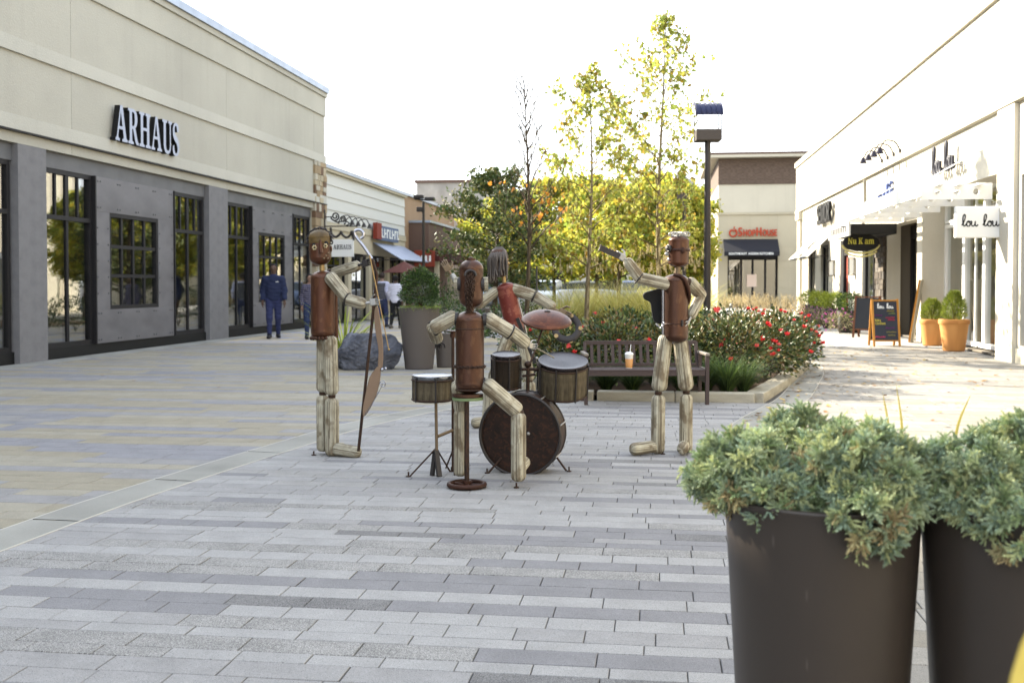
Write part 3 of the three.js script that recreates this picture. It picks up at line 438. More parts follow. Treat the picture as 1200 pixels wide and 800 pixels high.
  const rd = sub('entrance_door', b); part('door_frame', [bx(-0.25, -0.1, 0, 2.8, 36.4, 36.55), bx(-0.25, -0.1, 0, 2.8, 37.85, 38), bx(-0.25, -0.1, 2.3, 2.8, 36.55, 37.85)], M.frame, rd); part('door_leaf', bx(-0.24, -0.18, 0.01, 2.3, 36.55, 37.85), std(lin(0.28, 0.05, 0.025)), rd);
  for (const [a, c] of [[40.3, 42.7], [43.7, 46.2]]) { const aw = thing('fabric_awning', a < 42 ? 'white sloping awning over the shop window nearer the red door' : 'white sloping awning over the shop window next to the far corner', 'awning', [6.1, 0, 0], Math.PI); part('canvas', beam(V(0.02, 3.05, (a + c) / 2), V(0.75, 2.35, (a + c) / 2), 0.02, c - a), std(lin(0.74, 0.7, 0.62)), aw); part('awning_frame', [bar(V(0.02, 2.36, a), V(0.75, 2.34, a), 0.015), bar(V(0.02, 2.36, c), V(0.75, 2.34, c), 0.015), bar(V(0.75, 2.34, a), V(0.75, 2.34, c), 0.015)], M.iron, aw); }
  for (const q of [35.2, 39.2]) { const l = thing('wall_lantern', q < 36 ? 'black framed wall lantern on the near side of the red door' : 'black framed wall lantern on the far side of the red door', 'lantern', [6.1, 1.9, -q], Math.PI); part('lantern_frame', [[-0.08, -0.22], [0.08, -0.22], [-0.08, 0.22], [0.08, 0.22]].slice(0, 2).flatMap(([x]) => [bar(V(0.12 + x, -0.25, -0.08), V(0.12 + x, 0.25, -0.08), 0.012), bar(V(0.12 + x, -0.25, 0.08), V(0.12 + x, 0.25, 0.08), 0.012)]).concat([cbx(0.22, 0.03, 0.22, 0.12, 0.26, 0), cbx(0.22, 0.03, 0.22, 0.12, -0.26, 0)]), M.iron, l); part('lantern_glass', cbx(0.13, 0.46, 0.13, 0.12, 0, 0), M.whiteMetal, l); }
  for (let i = 0; i < 4; i++) gooseneck(6.03, 4.7, -28.6 - i * 0.75, -1, ['first', 'second', 'third', 'fourth'][i] + ' dark gooseneck lamp from the raised script letters on the white wall', 'gooseneck lamps on the white shop row', std(lin(0.02, 0.02, 0.035)));
  // canopy of white pierced beams
  const cp = thing('beam_canopy', 'white canopy of pierced beams and boards over the lou lou shopfront', 'canopy', [6.1, 0, 0], Math.PI);
  for (const q of [20.95, 22.8, 24.65, 26.5, 28.4]) { const s = new THREE.Shape([[0.0, 0], [1.25, 0], [1.25, 0.24], [0.0, 0.3]].map(p => new THREE.Vector2(...p))); for (const hx of [0.28, 0.62, 0.96]) { const h = new THREE.Path(); h.absarc(hx, 0.14, 0.055, 0, 7, true); s.holes.push(h); } const g = new THREE.ExtrudeGeometry(s, { depth: 0.05, bevelEnabled: false, curveSegments: 10 }); g.translate(0.052, 2.9, q); part('pierced_beam', g, M.whiteMetal, cp); }
  part('front_board', bx(1.31, 1.35, 2.95, 3.22, 20.8, 28.6), M.whiteMetal, cp); for (const x of [0.25, 0.6, 0.95]) part('purlin', bx(x, x + 0.12, 3.145, 3.18, 20.7, 28.6), M.whiteMetal, cp);
  part('tie_rod', [21.2, 25, 28.2].map(q => bar(V(0.06, 3.9, q), V(1.3, 3.2, q), 0.012)), M.whiteMetal, cp);
  const bc = thing('black_canopy', 'black flat canopy with a grey lettered edge over the dark doorway', 'canopy', [6.1, 0, 0], Math.PI); part('canopy_slab', bx(0.11, 1.25, 2.62, 2.88, 28.7, 31.9), M.black, bc); part('canopy_edge', bx(1.251, 1.3, 2.58, 2.95, 28.65, 31.95), std(lin(0.5, 0.5, 0.48)), bc);
  for (let i = 0; i < 9; i++) part('letter_mark', cbx(0.012, 0.16, 0.12, 1.306, 2.77, 29.1 + i * 0.28), M.frame, bc);
}
function louWord(x0, y0, s, r, z = 0) { const p = [[0, .1], [.15, .35], [.28, .85], [.22, 1], [.12, .85], [.11, .25], [.2, .03], [.32, .14], [.46, .43], [.38, .22], [.45, .03], [.6, .05], [.66, .28], [.57, .45], [.47, .42], [.58, .34], [.74, .43], [.78, .44], [.77, .14], [.87, .02], [1.0, .13], [1.06, .45], [1.06, .12], [1.16, .03], [1.27, .16]]; return tube(p.map(q => V(x0 + q[0] * s, y0 + q[1] * s, z)), r, 90, 6); }
{ const s = thing('blade_sign', 'white square box sign with black script lou lou beside the white pilaster', 'sign', [5.68, 2.455, -20.5]);
  part('sign_box', rbx(0.8, 0.56, 0.14, 0.02, 0, 0, 0), M.whiteMetal, s); for (const x of [-0.3, 0.06]) part('script_word', louWord(x, -0.08, 0.22, 0.011, 0.073), M.black, s); part('bracket', [bar(V(0.3, 0.3, 0), V(0.44, 0.3, 0), 0.02), cbx(0.03, 0.5, 0.1, 0.425, 0, 0)], M.whiteMetal, s);
  const l = thing('script_sign', 'raised dark script lou lou letters on the white wall above the pierced canopy', 'sign', [6.02, 3.66, -24.75], -Math.PI / 2);
  for (const x of [0, 1.0]) { const g = louWord(x, 0.02, 0.62, 0.034, 0.12); g.scale(1, 1, 1); part('script_word', g, std(lin(0.03, 0.03, 0.04), { roughness: 0.5 }), l); } part('stud', [0.2, 0.7, 1.2, 1.7].map(x => bar(V(x, 0.1, -0.05), V(x, 0.1, 0.12), 0.015)), M.greySteel, l);
  const l2 = thing('store_sign', 'small dark block letters high on the far white wall', 'sign', [6.08, 3.55, -42.2], -Math.PI / 2); letters(l2, 'SEMOR', fontSans, 0.72, 0.1, M.black, 3.1); l2.children.forEach(m => { m.position.z = 0.08; });
  const l3 = thing('store_sign', 'blue and ochre letters on the white wall above the black canopy', 'sign', [6.08, 3.42, -31.4], -Math.PI / 2); letters(l3, 'Jul', fontSerif, 0.42, 0.08, std(lin(0.08, 0.12, 0.3)), 1.0); const k = sub('second_word', l3); k.position.set(1.15, 0.1, 0); letters(k, 'Li', fontSerif, 0.5, 0.08, std(lin(0.12, 0.16, 0.34)), 0.7);
  const ov = thing('oval_sign', 'black oval hanging sign with yellow lettering and a gilt edge', 'sign', [5.2, 2.42, -29.2]);
  const g = disc(0.46, 0.08, 0, 0, 0, 40); g.rotateX(Math.PI / 2); g.scale(1, 0.5, 1); part('sign_board', g, M.black, ov); const t = sub('lettering', ov); letters(t, 'Nu K am', fontSerif, 0.16, 0.01, std(lin(0.55, 0.5, 0.08)), 0.66); t.position.set(-0.33, -0.04, 0.042);
  part('gilt_edge', [tube(Array.from({ length: 20 }, (_, i) => { const a = Math.PI * (1.05 + 0.9 * i / 19); return V(Math.cos(a) * 0.47, Math.sin(a) * 0.25 - 0.02, 0); }), 0.03, 40, 6), tube(Array.from({ length: 12 }, (_, i) => { const a = Math.PI * (1.15 + 0.7 * i / 11); return V(Math.cos(a) * 0.45, Math.sin(a) * 0.25 - 0.11, 0); }), 0.022, 30, 6)], std(lin(0.5, 0.44, 0.16), { roughness: 0.4 }), ov); part('hanger', [bar(V(-0.2, 0.2, 0), V(-0.2, 0.42, 0), 0.012), bar(V(0.2, 0.2, 0), V(0.2, 0.42, 0), 0.012), bar(V(-0.5, 0.42, 0), V(0.85, 0.42, 0), 0.018)], M.iron, ov);
}
{ // restaurant closing the street
  const b = thing('corner_restaurant', 'cream block with a dark brick top and black awning closing the street', 'building', [3.46, 0, -64.6]);
  part('wall', [bx(0, 0.56, 0, 5.4, -12, 0), bx(3.41, 9, 0, 5.4, -0.4, 0), bx(0.56, 3.41, 3.47, 5.4, -0.4, 0)], M.beige, b); part('pale_storey', bx(0.02, 9, 5.4, 7.12, -12, -0.02), M.cream, b); part('belt_course', bx(-0.06, 9, 5.36, 5.5, -0.001, 0.07), M.beige, b); part('brick_top', bx(0.01, 9, 7.122, 8.6, -12, 0.05), M.darkBrick, b); part('roof_slab', bx(-0.6, 9.6, 8.62, 8.78, -12.6, 0.7), M.cream, b); part('roof_edge', bx(-0.62, 9.62, 8.78, 8.9, -12.6, 0.72), M.brown, b);
  for (let i = 0; i < 9; i++) part('ashlar_block', bx(3.42, 4.3, 0.02 + i * 0.38, 0.39 + i * 0.38, 0.001, 0.05), M.beige, b);
  part('room_back', bx(0.5, 6, 0, 3.5, -4.2, -4), M.interior, b);
  const o = sub('entrance', b); part('door_frame', [0.58, 1.35, 2.0, 2.72, 3.36].map(x => bx(x - 0.06, x + 0.06, 0, 2.9, -0.3, -0.2)).concat([bx(0.56, 3.41, 2.75, 3.46, -0.3, -0.18)]), M.frame, o); for (const [x0, x1] of [[0.64, 1.29], [1.41, 1.94], [2.06, 2.66], [2.78, 3.3]]) { const g = new THREE.PlaneGeometry(x1 - x0, 2.7); g.translate((x0 + x1) / 2, 1.4, -0.25); part('pane', g, M.glass, o); }
  part('notice', cbx(0.55, 0.72, 0.02, 1.95, 1.55, -0.16), std(lin(0.7, 0.55, 0.45)), o);
  const aw = thing('black_awning', 'black sloping awning with a white lettered valance on the cream restaurant', 'awning', [3.46, 0, -64.6]); const s = plate([[0, 0], [1.1, -0.75], [1.1, -1.0], [1.06, -1.0], [1.06, -0.78], [0, -0.06]], 3.1, 0); s.rotateY(-Math.PI / 2); s.translate(1.85, 3.95, 0.02); part('canvas', s, std(lin(0.02, 0.02, 0.025)), aw); const tl = sub('lettering', aw); letters(tl, 'SOUTHEAST ASIAN KITCHEN', fontSans, 0.13, 0.01, M.whiteMetal, 2.5); tl.position.set(0.55, 3.02, 1.125);
  const sg = thing('store_sign', 'red orange SHOPHOUSE letters with a round bowl mark on cream wall', 'sign', [3.46, 0, -64.5]); const red = std(lin(0.42, 0.06, 0.025)); const W = (t, x, sz, w) => { const g = sub('lettering', sg); letters(g, t, fontSans, sz, 0.08, red, w); g.position.set(x, 4.12, 0); };
  W('S', 1.14, 0.5, 0.27); W('HOP', 1.43, 0.38, 0.72); W('H', 2.17, 0.5, 0.33); W('OUSE', 2.52, 0.38, 0.84);
  part('bowl_mark', [(() => { const g = new THREE.TorusGeometry(0.2, 0.05, 6, 24, Math.PI * 1.7); g.rotateZ(Math.PI * 0.65); g.translate(0.86, 4.3, 0.03); return g; })(), tube([V(0.7, 4.38, 0.03), V(0.8, 4.48, 0.03), V(0.9, 4.4, 0.03), V(1.0, 4.5, 0.03), V(1.06, 4.38, 0.03)], 0.04, 20, 6), bar(V(0.9, 4.5, 0.03), V(0.93, 4.68, 0.03), 0.035)], red, sg);
}
{ // things on the sunlit pavement
  const t = thing('sandwich_board', 'pine framed chalk sandwich board with colourful writing on the sunlit pavement', 'sandwich board', [4.92, 0, -24.75], 0.05);
  for (const s of [1, -1]) { const lean = s * 0.2; const P = (x, y) => V(x, y, s * 0.24 - lean * y * 1.15); const leaf = sub('frame', t); part('rail', [beam(P(-0.27, 0), P(-0.27, 1.02), 0.045, 0.03), beam(P(0.27, 0), P(0.27, 1.02), 0.045, 0.03), beam(P(-0.25, 0.99), P(0.25, 0.99), 0.03, 0.05), beam(P(-0.25, 0.12), P(0.25, 0.12), 0.03, 0.05)], M.wood, leaf); const g = cbx(0.5, 0.86, 0.012, 0, 0, 0); g.rotateX(-lean * 1.15); g.translate(0, 0.555, P(0, 0.555).z); part('chalkboard', g, std(lin(0.035, 0.038, 0.05)), leaf); }
  const ch = sub('chalk_writing', t); ch.position.set(0, 0.555, 0.125); ch.rotation.x = -0.228;
  for (const x of [-0.17, 0.03]) part('chalk_word', louWord(x, 0.27, 0.115, 0.008, 0.002), std(lin(0.8, 0.8, 0.78)), ch);
  const scribble = (x, y, w, h) => tube(Array.from({ length: Math.round(w / 0.011) }, (_, i) => V(x + i * 0.011, y + (i % 2 ? h : 0) * rr(0.6, 1.1), 0.002)), 0.0035, 60, 5);
  for (const [x, y, w, c] of [[0.03, 0.2, 0.17, 0x9b8f3a], [0.06, 0.14, 0.16, 0x6f7d45], [0.0, 0.05, 0.2, 0xb03050], [0.04, 0.0, 0.16, 0xb03050], [-0.23, 0.1, 0.16, 0x6b2a6a], [-0.01, -0.18, 0.2, 0x6b2a6a], [-0.24, -0.38, 0.22, 0xc8456a], [0.0, -0.27, 0.22, 0x8a8348], [0.03, -0.34, 0.16, 0x8a8348]]) part('chalk_line', scribble(x, y, w, 0.04), std(c), ch);
  for (const [y, w] of [[-0.02, 'Baby'], [-0.09, 'Clothes']]) { const k = sub('chalk_line', ch); letters(k, w, fontSans, 0.055, 0.003, std(0xb0a44a), w.length * 0.032); k.position.set(-0.23, y, 0.002); }
  const t2 = thing('sandwich_board', 'brown framed black sandwich board behind the pine one', 'sandwich board', [5.28, 0, -28.6], -0.5);
  for (const s of [1, -1]) { const P = (x, y) => V(x, y, s * 0.22 - s * 0.2 * y); part('rail', [beam(P(-0.3, 0), P(-0.3, 1.05), 0.05, 0.03), beam(P(0.3, 0), P(0.3, 1.05), 0.05, 0.03), beam(P(-0.28, 1.02), P(0.28, 1.02), 0.03, 0.06), beam(P(-0.28, 0.2), P(0.28, 0.2), 0.03, 0.05)], std(lin(0.13, 0.055, 0.03)), t2); const g = cbx(0.55, 0.78, 0.012); g.rotateX(-s * 0.2); g.translate(0, 0.61, P(0, 0.61).z); part('chalkboard', g, std(lin(0.03, 0.033, 0.04)), t2); }
  const lb = thing('leaning_board', 'tall pale board leaning against the white shopfront beside the dark doorway', 'board', [5.86, 0, -26.4], -0.35); part('board', beam(V(0.0, 0, 0), V(0.22, 1.45, 0), 0.03, 0.5), M.cream, lb); part('board_edge', beam(V(-0.02, 0.01, 0.26), V(0.2, 1.45, 0.26), 0.04, 0.03), M.wood, lb);
}
function lampPost(x, z, turn, label, hood) {
  const l = thing('lamp_post', label, 'lamp', [x, 0, z], turn);
  part('post', bar(V(0, 0, 0), V(0, 4.2, 0), 0.075, 0.06, 14), M.lampMetal, l); part('base', disc(0.13, 0.25, 0, 0.125, 0, 20, 0.1), M.lampMetal, l);
  part('ballast_box', rbx(0.5, 0.22, 0.42, 0.015, 0, 4.28, 0), std(lin(0.075, 0.062, 0.052)), l);
  part('corner_rod', [[-0.24, -0.2], [0.24, -0.2], [-0.24, 0.2], [0.24, 0.2]].map(([a, c]) => bar(V(a, 4.38, c), V(a, 4.72, c), 0.01)), M.lampMetal, l);
  const P = []; for (let i = 0; i <= 12; i++) { const a = i / 12 * Math.PI * 0.5; P.push([-0.24 + 0.48 * Math.sin(a), 0.26 * Math.cos(a)]); }
  const prof = P.concat(P.slice().reverse().map(p => [p[0] - 0.012, p[1] - 0.02])); const g = plate(prof, 0.54, 0); g.rotateY(-Math.PI / 2); g.translate(0, 4.68, 0.0); part('hood', g, hood, l);
  for (let k = 0; k < 6; k++) part('hood_rib', (() => { const q = plate(P.map(p => [p[0] * 1.03 + 0.01, p[1] + 0.03]).concat(P.slice().reverse()), 0.02, 0); q.rotateY(-Math.PI / 2); q.translate(-0.25 + k * 0.1, 4.68, 0); return q; })(), hood, l);
}
lampPost(0.97, -22, 0.1, 'tall dark lamp post with a ribbed blue hood in the rose bed', std(lin(0.022, 0.026, 0.07), { roughness: 0.6 }));
lampPost(0.87, -37, 1.4, 'farther lamp post with a pale tilted hood in front of the yellow trees', std(lin(0.4, 0.41, 0.38), { roughness: 0.4, metalness: 0.3 }));
function car(x, z, turn, color, label) {
  const c = thing('parked_car', label, 'car', [x, 0, z], turn, 'cars parked behind the yellow trees');
  const body = smoothOutline([[-2.2, 0.35], [-2.22, 0.75], [-1.9, 0.95], [-1.2, 1.0], [0.9, 1.0], [1.7, 0.9], [2.2, 0.7], [2.2, 0.35], [0, 0.28]], 60), cab = [[-1.75, 0.97], [-1.2, 1.42], [-0.2, 1.5], [0.5, 1.42], [1.2, 0.97]];
  part('body', plate(body, 1.7, 0.04), std(color, { roughness: 0.25, metalness: 0.3 }), c); part('cabin_glass', plate(cab, 1.4, 0.02), std(lin(0.03, 0.04, 0.05), { roughness: 0.1 }), c); part('roof', plate([[-1.2, 1.4], [-0.95, 1.5], [-0.2, 1.535], [0.4, 1.48], [0.5, 1.42]], 1.42, 0.01), std(color, { roughness: 0.25, metalness: 0.3 }), c);
  for (const wx of [-1.35, 1.35]) for (const wz of [-0.78, 0.78]) { const w = disc(0.33, 0.22, 0, 0, 0, 20); w.rotateX(Math.PI / 2); w.translate(wx, 0.33, wz); part('wheel', w, M.black, c); }
  for (const wz of [-0.6, 0.6]) part('headlight', rbx(0.06, 0.14, 0.3, 0.02, 2.2, 0.68, wz), M.chrome, c);
}
[[-5.6, -55, 1.5, lin(0.7, 0.72, 0.75), 'white parked car seen under the dark tree'], [-8.3, -58, 1.5, lin(0.35, 0.4, 0.5), 'blue grey parked car under the trees'], [-4.0, -63, 0.1, lin(0.62, 0.64, 0.68), 'silver parked car seen side on under the trees'], [-1.2, -60, 1.6, lin(0.1, 0.14, 0.25), 'dark blue parked car behind the yellow grass'], [1.4, -64, 1.5, lin(0.6, 0.6, 0.6), 'pale grey parked car near the corner restaurant'], [-10.6, -66, 0.2, lin(0.75, 0.75, 0.75), 'white parked car far behind the dark tree']].forEach(a => car(...a));

// ---------- plants ----------
function shapeLeaf(pts, fold = 0.15) { // leaf outline as a fan, folded along its midrib; base at origin, tip at +y, length 1
  const P = [], N = [], U = []; const n = pts.length; const p3 = p => [p[0], p[1], Math.abs(p[0]) * fold];
  for (let i = 0; i < n; i++) { const a = p3(pts[i]), b = p3(pts[(i + 1) % n]), c = [0, 0.45, 0]; for (const q of [c, a, b]) { P.push(...q); N.push(0, 0, 1); U.push(q[0], q[1]); } }
  const g = geoFrom(P, N, U); g.computeVertexNormals(); return g;
}
const leafSimple = shapeLeaf([[0, 0], [0.26, 0.3], [0.24, 0.62], [0, 1], [-0.24, 0.62], [-0.26, 0.3]]);
const leafPlane = shapeLeaf([[0, 0], [0.32, 0.08], [0.5, 0.42], [0.24, 0.5], [0.3, 0.78], [0, 1], [-0.3, 0.78], [-0.24, 0.5], [-0.5, 0.42], [-0.32, 0.08]]);
const bladeGeo = (() => { const P = [], N = [], U = [], n = 5, pt = t => [0, t * (1 - 0.18 * t), 0.55 * t * t], w = t => 0.5 * (1 - Math.pow(t, 2.2)) + 0.02; for (let i = 0; i < n; i++) { const a = i / n, b = (i + 1) / n, A = pt(a), B = pt(b), wa = w(a), wb = w(b); const q = [[-wa, A[1], A[2]], [wa, A[1], A[2]], [wb, B[1], B[2]], [-wb, B[1], B[2]]]; for (const k of [0, 1, 2, 0, 2, 3]) { P.push(...q[k]); N.push(0, 0, 1); U.push(0, 0); } } const g = geoFrom(P, N, U); g.computeVertexNormals(); return g; })();
const D3 = new THREE.Object3D();
function scatter(name, parent, geo, mat, items, palette) { // items: {p, s | [sx,sy,sz], q | dir}
  const m = new THREE.InstancedMesh(geo, mat, items.length), c = new THREE.Color(); m.name = name; m.castShadow = m.receiveShadow = true;
  items.forEach((it, i) => { D3.position.copy(it.p); if (it.q) D3.quaternion.copy(it.q); else D3.rotation.set(rnd() * 6.28, rnd() * 6.28, rnd() * 6.28); if (Array.isArray(it.s)) D3.scale.set(...it.s); else D3.scale.setScalar(it.s); D3.updateMatrix(); m.setMatrixAt(i, D3.matrix); const k = it.c || pick(palette), j = rr(0.78, 1.22); c.setRGB(k[0] * j, k[1] * j, k[2] * j); m.setColorAt(i, c); });
  m.userData.kind = 'stuff'; parent.add(m); return m;
}
const upTo = (d, roll = 0) => { const q = new THREE.Quaternion().setFromUnitVectors(V(0, 1, 0), d.clone().normalize()); return q.multiply(new THREE.Quaternion().setFromAxisAngle(V(0, 1, 0), roll)); };
function tree({ name, label, group, x, z, h, r = 0.06, start = 1.4, width, n = 26, rise = 0.6, leaves = 2600, size = 0.13, palette, bark = M.bark, lean = 0, dens = t => 1, leafG = leafPlane, mat = LEAF, subs = 5, bmin = 0.006 }) {
  const t = thing(name, label, 'tree', [x, 0, z], 0, group), wob = rr(0, 6), tp = [], tr = [];
  for (let i = 0; i <= 12; i++) { const q = i / 12; tp.push(V(Math.sin(q * 5 + wob) * 0.04 * h * 0.25 + lean * q, q * h, Math.cos(q * 4 + wob) * 0.03 * h * 0.25)); tr.push(r * (1 - q * 0.93)); }
  const trunk = [tapered(tp, tr, 8)], limbs = [], pts = [];
  const on = y => { const q = clamp(y / h) * 12, i = Math.min(11, Math.floor(q)); return tp[i].clone().lerp(tp[i + 1], q - i); };
  for (let i = 0; i < n; i++) {
    const f = (i + rr(0, 0.9)) / n, y = lerp(start, h * 0.97, f), a = i * 2.399 + rr(-0.4, 0.4), L = width(f) * rr(0.7, 1.1), up = rise * rr(0.7, 1.3) * (0.6 + 0.7 * f), o = on(y), br = Math.max(bmin, r * 0.34 * (1 - f * 0.75));
    const d = V(Math.cos(a), up, Math.sin(a)).normalize(), bp = [o], n2 = 5; for (let k = 1; k <= n2; k++) bp.push(o.clone().addScaledVector(d, L * k / n2).add(V(rr(-1, 1), rr(-0.4, 1.0) + k * 0.12, rr(-1, 1)).multiplyScalar(0.05 * L)));
    limbs.push(tapered(bp, bp.map((_, k) => br * (1 - k / n2 * 0.8)), 5));
    for (let k = 0; k < subs; k++) { const q = rr(0.25, 1) * n2, ii = Math.min(n2 - 1, Math.floor(q)), s0 = bp[ii].clone().lerp(bp[ii + 1], q - ii), d2 = d.clone().add(V(rr(-1, 1), rr(-0.4, 0.9), rr(-1, 1)).multiplyScalar(0.9)).normalize(), l2 = L * rr(0.22, 0.5), e = s0.clone().addScaledVector(d2, l2); limbs.push(tapered([s0, s0.clone().lerp(e, 0.5).add(V(0, 0.02 * L, 0)), e], [br * 0.4, br * 0.28, bmin * 0.5], 4)); pts.push([s0, e, f]); }
    pts.push([bp[2], bp[5], f]);
  }
  part('trunk', trunk, bark, t); part('branches', limbs, bark, t);
  if (leaves) { const items = []; let guard = 0; while (items.length < leaves && guard++ < leaves * 6) { const [a, e, f] = pick(pts); if (rnd() > dens(f)) continue; const p = a.clone().lerp(e, Math.pow(rnd(), 0.7)).add(V(rr(-1, 1), rr(-1.1, 0.8), rr(-1, 1)).multiplyScalar(size * 1.3)); items.push({ p, s: size * rr(0.6, 1.25) }); } scatter('crown', t, leafG, mat, items, palette); }
  return t;
}
const gold = [[0.33, 0.32, 0.05], [0.40, 0.38, 0.07], [0.28, 0.32, 0.06], [0.2, 0.25, 0.05], [0.28, 0.19, 0.03], [0.40, 0.40, 0.1]], yellowgreen = [[0.40, 0.40, 0.05], [0.47, 0.45, 0.06], [0.32, 0.37, 0.06], [0.5, 0.46, 0.06], [0.2, 0.27, 0.05], [0.4, 0.32, 0.04]], olive = [[0.08, 0.115, 0.04], [0.11, 0.15, 0.05], [0.17, 0.2, 0.07], [0.055, 0.08, 0.03], [0.22, 0.2, 0.06]];
tree({ name: 'sycamore_tree', label: 'slender sycamore with sparse gold leaves, the shorter of two in the bed', x: -1.5, z: -24, h: 6.05, r: 0.06, start: 1.6, n: 38, width: f => 1.75 * Math.sin(Math.PI * (0.16 + 0.8 * f)) * (1 - 0.45 * f) + 0.12, leaves: 3000, size: 0.1, palette: gold, dens: f => 1 - 0.5 * f, rise: 0.7 });
tree({ name: 'sycamore_tree', label: 'tallest slender sycamore with sparse gold leaves beside the hooded lamp', x: 0.08, z: -26, h: 7.75, r: 0.07, start: 1.7, n: 48, width: f => 2.0 * Math.sin(Math.PI * (0.16 + 0.8 * f)) * (1 - 0.5 * f) + 0.12, leaves: 3500, size: 0.102, palette: gold, dens: f => 1 - 0.62 * f, rise: 0.85 });
tree({ name: 'bare_tree', label: 'thin leafless young tree behind the dreadlocked figure', x: -2.4, z: -20, h: 5.1, r: 0.055, start: 1.9, n: 34, bmin: 0.014, width: f => 0.95 * (1 - 0.4 * f), leaves: 60, size: 0.09, palette: [[0.45, 0.2, 0.03]], rise: 2.0, bark: M.barkDark, dens: f => f < 0.25 ? 1 : 0 });
tree({ name: 'evergreen_tree', label: 'dense dark green tree with pale glossy leaves left of the yellow trees', x: -4.9, z: -33, h: 4.75, r: 0.1, start: 0.9, n: 42, width: f => 1.75 * Math.sin(Math.PI * (0.22 + 0.74 * f)) + 0.15, leaves: 11000, size: 0.13, palette: olive, leafG: leafSimple, mat: leafMat(0.5, 0.3), rise: 0.4, bark: M.barkDark });
[[-4.4, -46, 5.6, 2.0, 'broad yellow tree just right of the dark tree'], [-2.4, -44, 5.4, 1.9, 'broad yellow green tree behind the shorter sycamore'], [-0.2, -47, 5.9, 2.0, 'bright yellow tree behind the tallest sycamore'], [0.9, -45, 5.4, 1.6, 'bright yellow tree behind the two lamp posts'], [-1.3, -38, 4.6, 1.7, 'yellow green tree close behind the two sycamores'], [0.75, -40.5, 4.7, 1.4, 'yellow green tree close behind the farther lamp post'], [-6.8, -50, 5.2, 2.2, 'yellow tree half hidden behind the dark tree'], [1.3, -57, 5.6, 1.5, 'yellow tree nearest the cream restaurant']].forEach(([x, z, h, w, label]) => tree({ name: 'yellow_tree', label, group: 'yellow trees along the car park', x, z, h, r: 0.09, start: 1.5, n: 36, width: f => w * Math.sin(Math.PI * (0.2 + 0.76 * f)) + 0.15, leaves: 9000, size: 0.155, palette: yellowgreen, rise: 0.5, bark: M.barkDark }));
[[-9, -62, 5.5], [-12.5, -72, 7], [-3, -78, 6], [4, -84, 6.5], [-18, -86, 8], [-8, -95, 7], [10, -100, 8]].forEach(([x, z, h], i) => tree({ name: 'distant_tree', label: ['olive tree beside the tan building', 'olive tree behind the stone tower block', 'olive tree deep in the car park gap', 'olive tree beyond the cream restaurant', 'tall olive tree far behind the tan building', 'olive tree far across the car park', 'tall olive tree far behind the cream restaurant'][i], group: 'olive trees far behind the car park', x, z, h, r: 0.14, start: 1.2, n: 30, width: f => h * 0.4 * Math.sin(Math.PI * (0.2 + 0.76 * f)) + 0.2, leaves: 2600, size: 0.3, palette: olive.concat(yellowgreen.slice(2, 5)), leafG: leafSimple, rise: 0.4, bark: M.barkDark }));

function shrubBall(parent, name, n, rx, ry, rz, cy, size, palette, mat = GLOSSLEAF, shell = 0.55, geo = leafSimple) {
  const items = []; const ph = [rr(0, 6), rr(0, 6), rr(0, 6)];
  for (let i = 0; i < n; i++) { const a = rnd() * 6.283, u = rr(-0.75, 1), s = Math.sqrt(1 - Math.min(1, u * u)), lump = 1 + 0.12 * Math.sin(a * 3 + ph[0]) + 0.1 * Math.sin(u * 7 + a * 2 + ph[1]), k = Math.pow(lerp(shell, 1, rnd()), 0.7) * lump, d = V(Math.cos(a) * s, u, Math.sin(a) * s); items.push({ p: V(d.x * rx * k, cy + d.y * ry * k, d.z * rz * k), s: size * rr(0.6, 1.3), q: upTo(d.clone().add(V(rr(-1, 1), rr(-0.3, 1.1), rr(-1, 1)).multiplyScalar(0.75)), rnd() * 6.28) }); }
  return scatter(name, parent, geo, mat, items, palette);
}
function twigs(parent, n, h, spread, mat = M.barkDark, r = 0.008) { part('stems', Array.from({ length: n }, (_, i) => { const a = i * 2.4, e = V(Math.cos(a) * spread * rr(0.4, 1), h * rr(0.7, 1), Math.sin(a) * spread * rr(0.4, 1)); return tapered([V(0, 0, 0), e.clone().multiplyScalar(0.5).add(V(0, 0.06, 0)), e], [r, r * 0.7, r * 0.3], 5); }), mat, parent); }
const roseGreen = [[0.035, 0.06, 0.02], [0.05, 0.085, 0.028], [0.07, 0.10, 0.03], [0.03, 0.045, 0.02], [0.10, 0.09, 0.03]], roseLit = roseGreen.concat([[0.16, 0.17, 0.05], [0.2, 0.18, 0.06], [0.17, 0.11, 0.04], [0.12, 0.15, 0.05]]);
const bloom = (() => { const gs = []; for (let i = 0; i < 7; i++) { const g = leafSimple.clone(); g.scale(1.2, 0.9, 1); g.rotateX(0.5 + (i % 2) * 0.35); g.rotateY(i * 0.9); gs.push(g); } gs.push(ball(0.22, 0, 0.25, 0)); return join(gs); })();
const roseSpots = [[-1.3, -14.1, 0.82, 'shaded rose bush behind the left end of the bench', 3], [-0.55, -14.2, 0.9, 'shaded rose bush behind the bench back', 3], [0.25, -14.25, 0.92, 'rose bush behind the right half of the bench', 5], [0.95, -14.3, 0.98, 'rose bush right of the standing figure, red blooms on top', 12], [1.45, -15.1, 0.95, 'rose bush with many red blooms at the kerb corner', 20], [1.75, -16.3, 0.9, 'rose bush thick with red blooms at the right kerb', 24], [2.0, -17.6, 0.85, 'rose bush with scattered red blooms farther along the right kerb', 14], [0.6, -15.8, 0.95, 'rose bush in the middle of the bed', 8], [-0.6, -16, 0.92, 'rose bush in the shaded middle of the bed', 4], [1.2, -17.2, 0.95, 'rose bush below the hooded lamp', 8], [-1.6, -16.2, 0.88, 'rose bush at the left kerb', 2], [0.1, -17.6, 0.85, 'rose bush in front of the yellow grass', 4]];
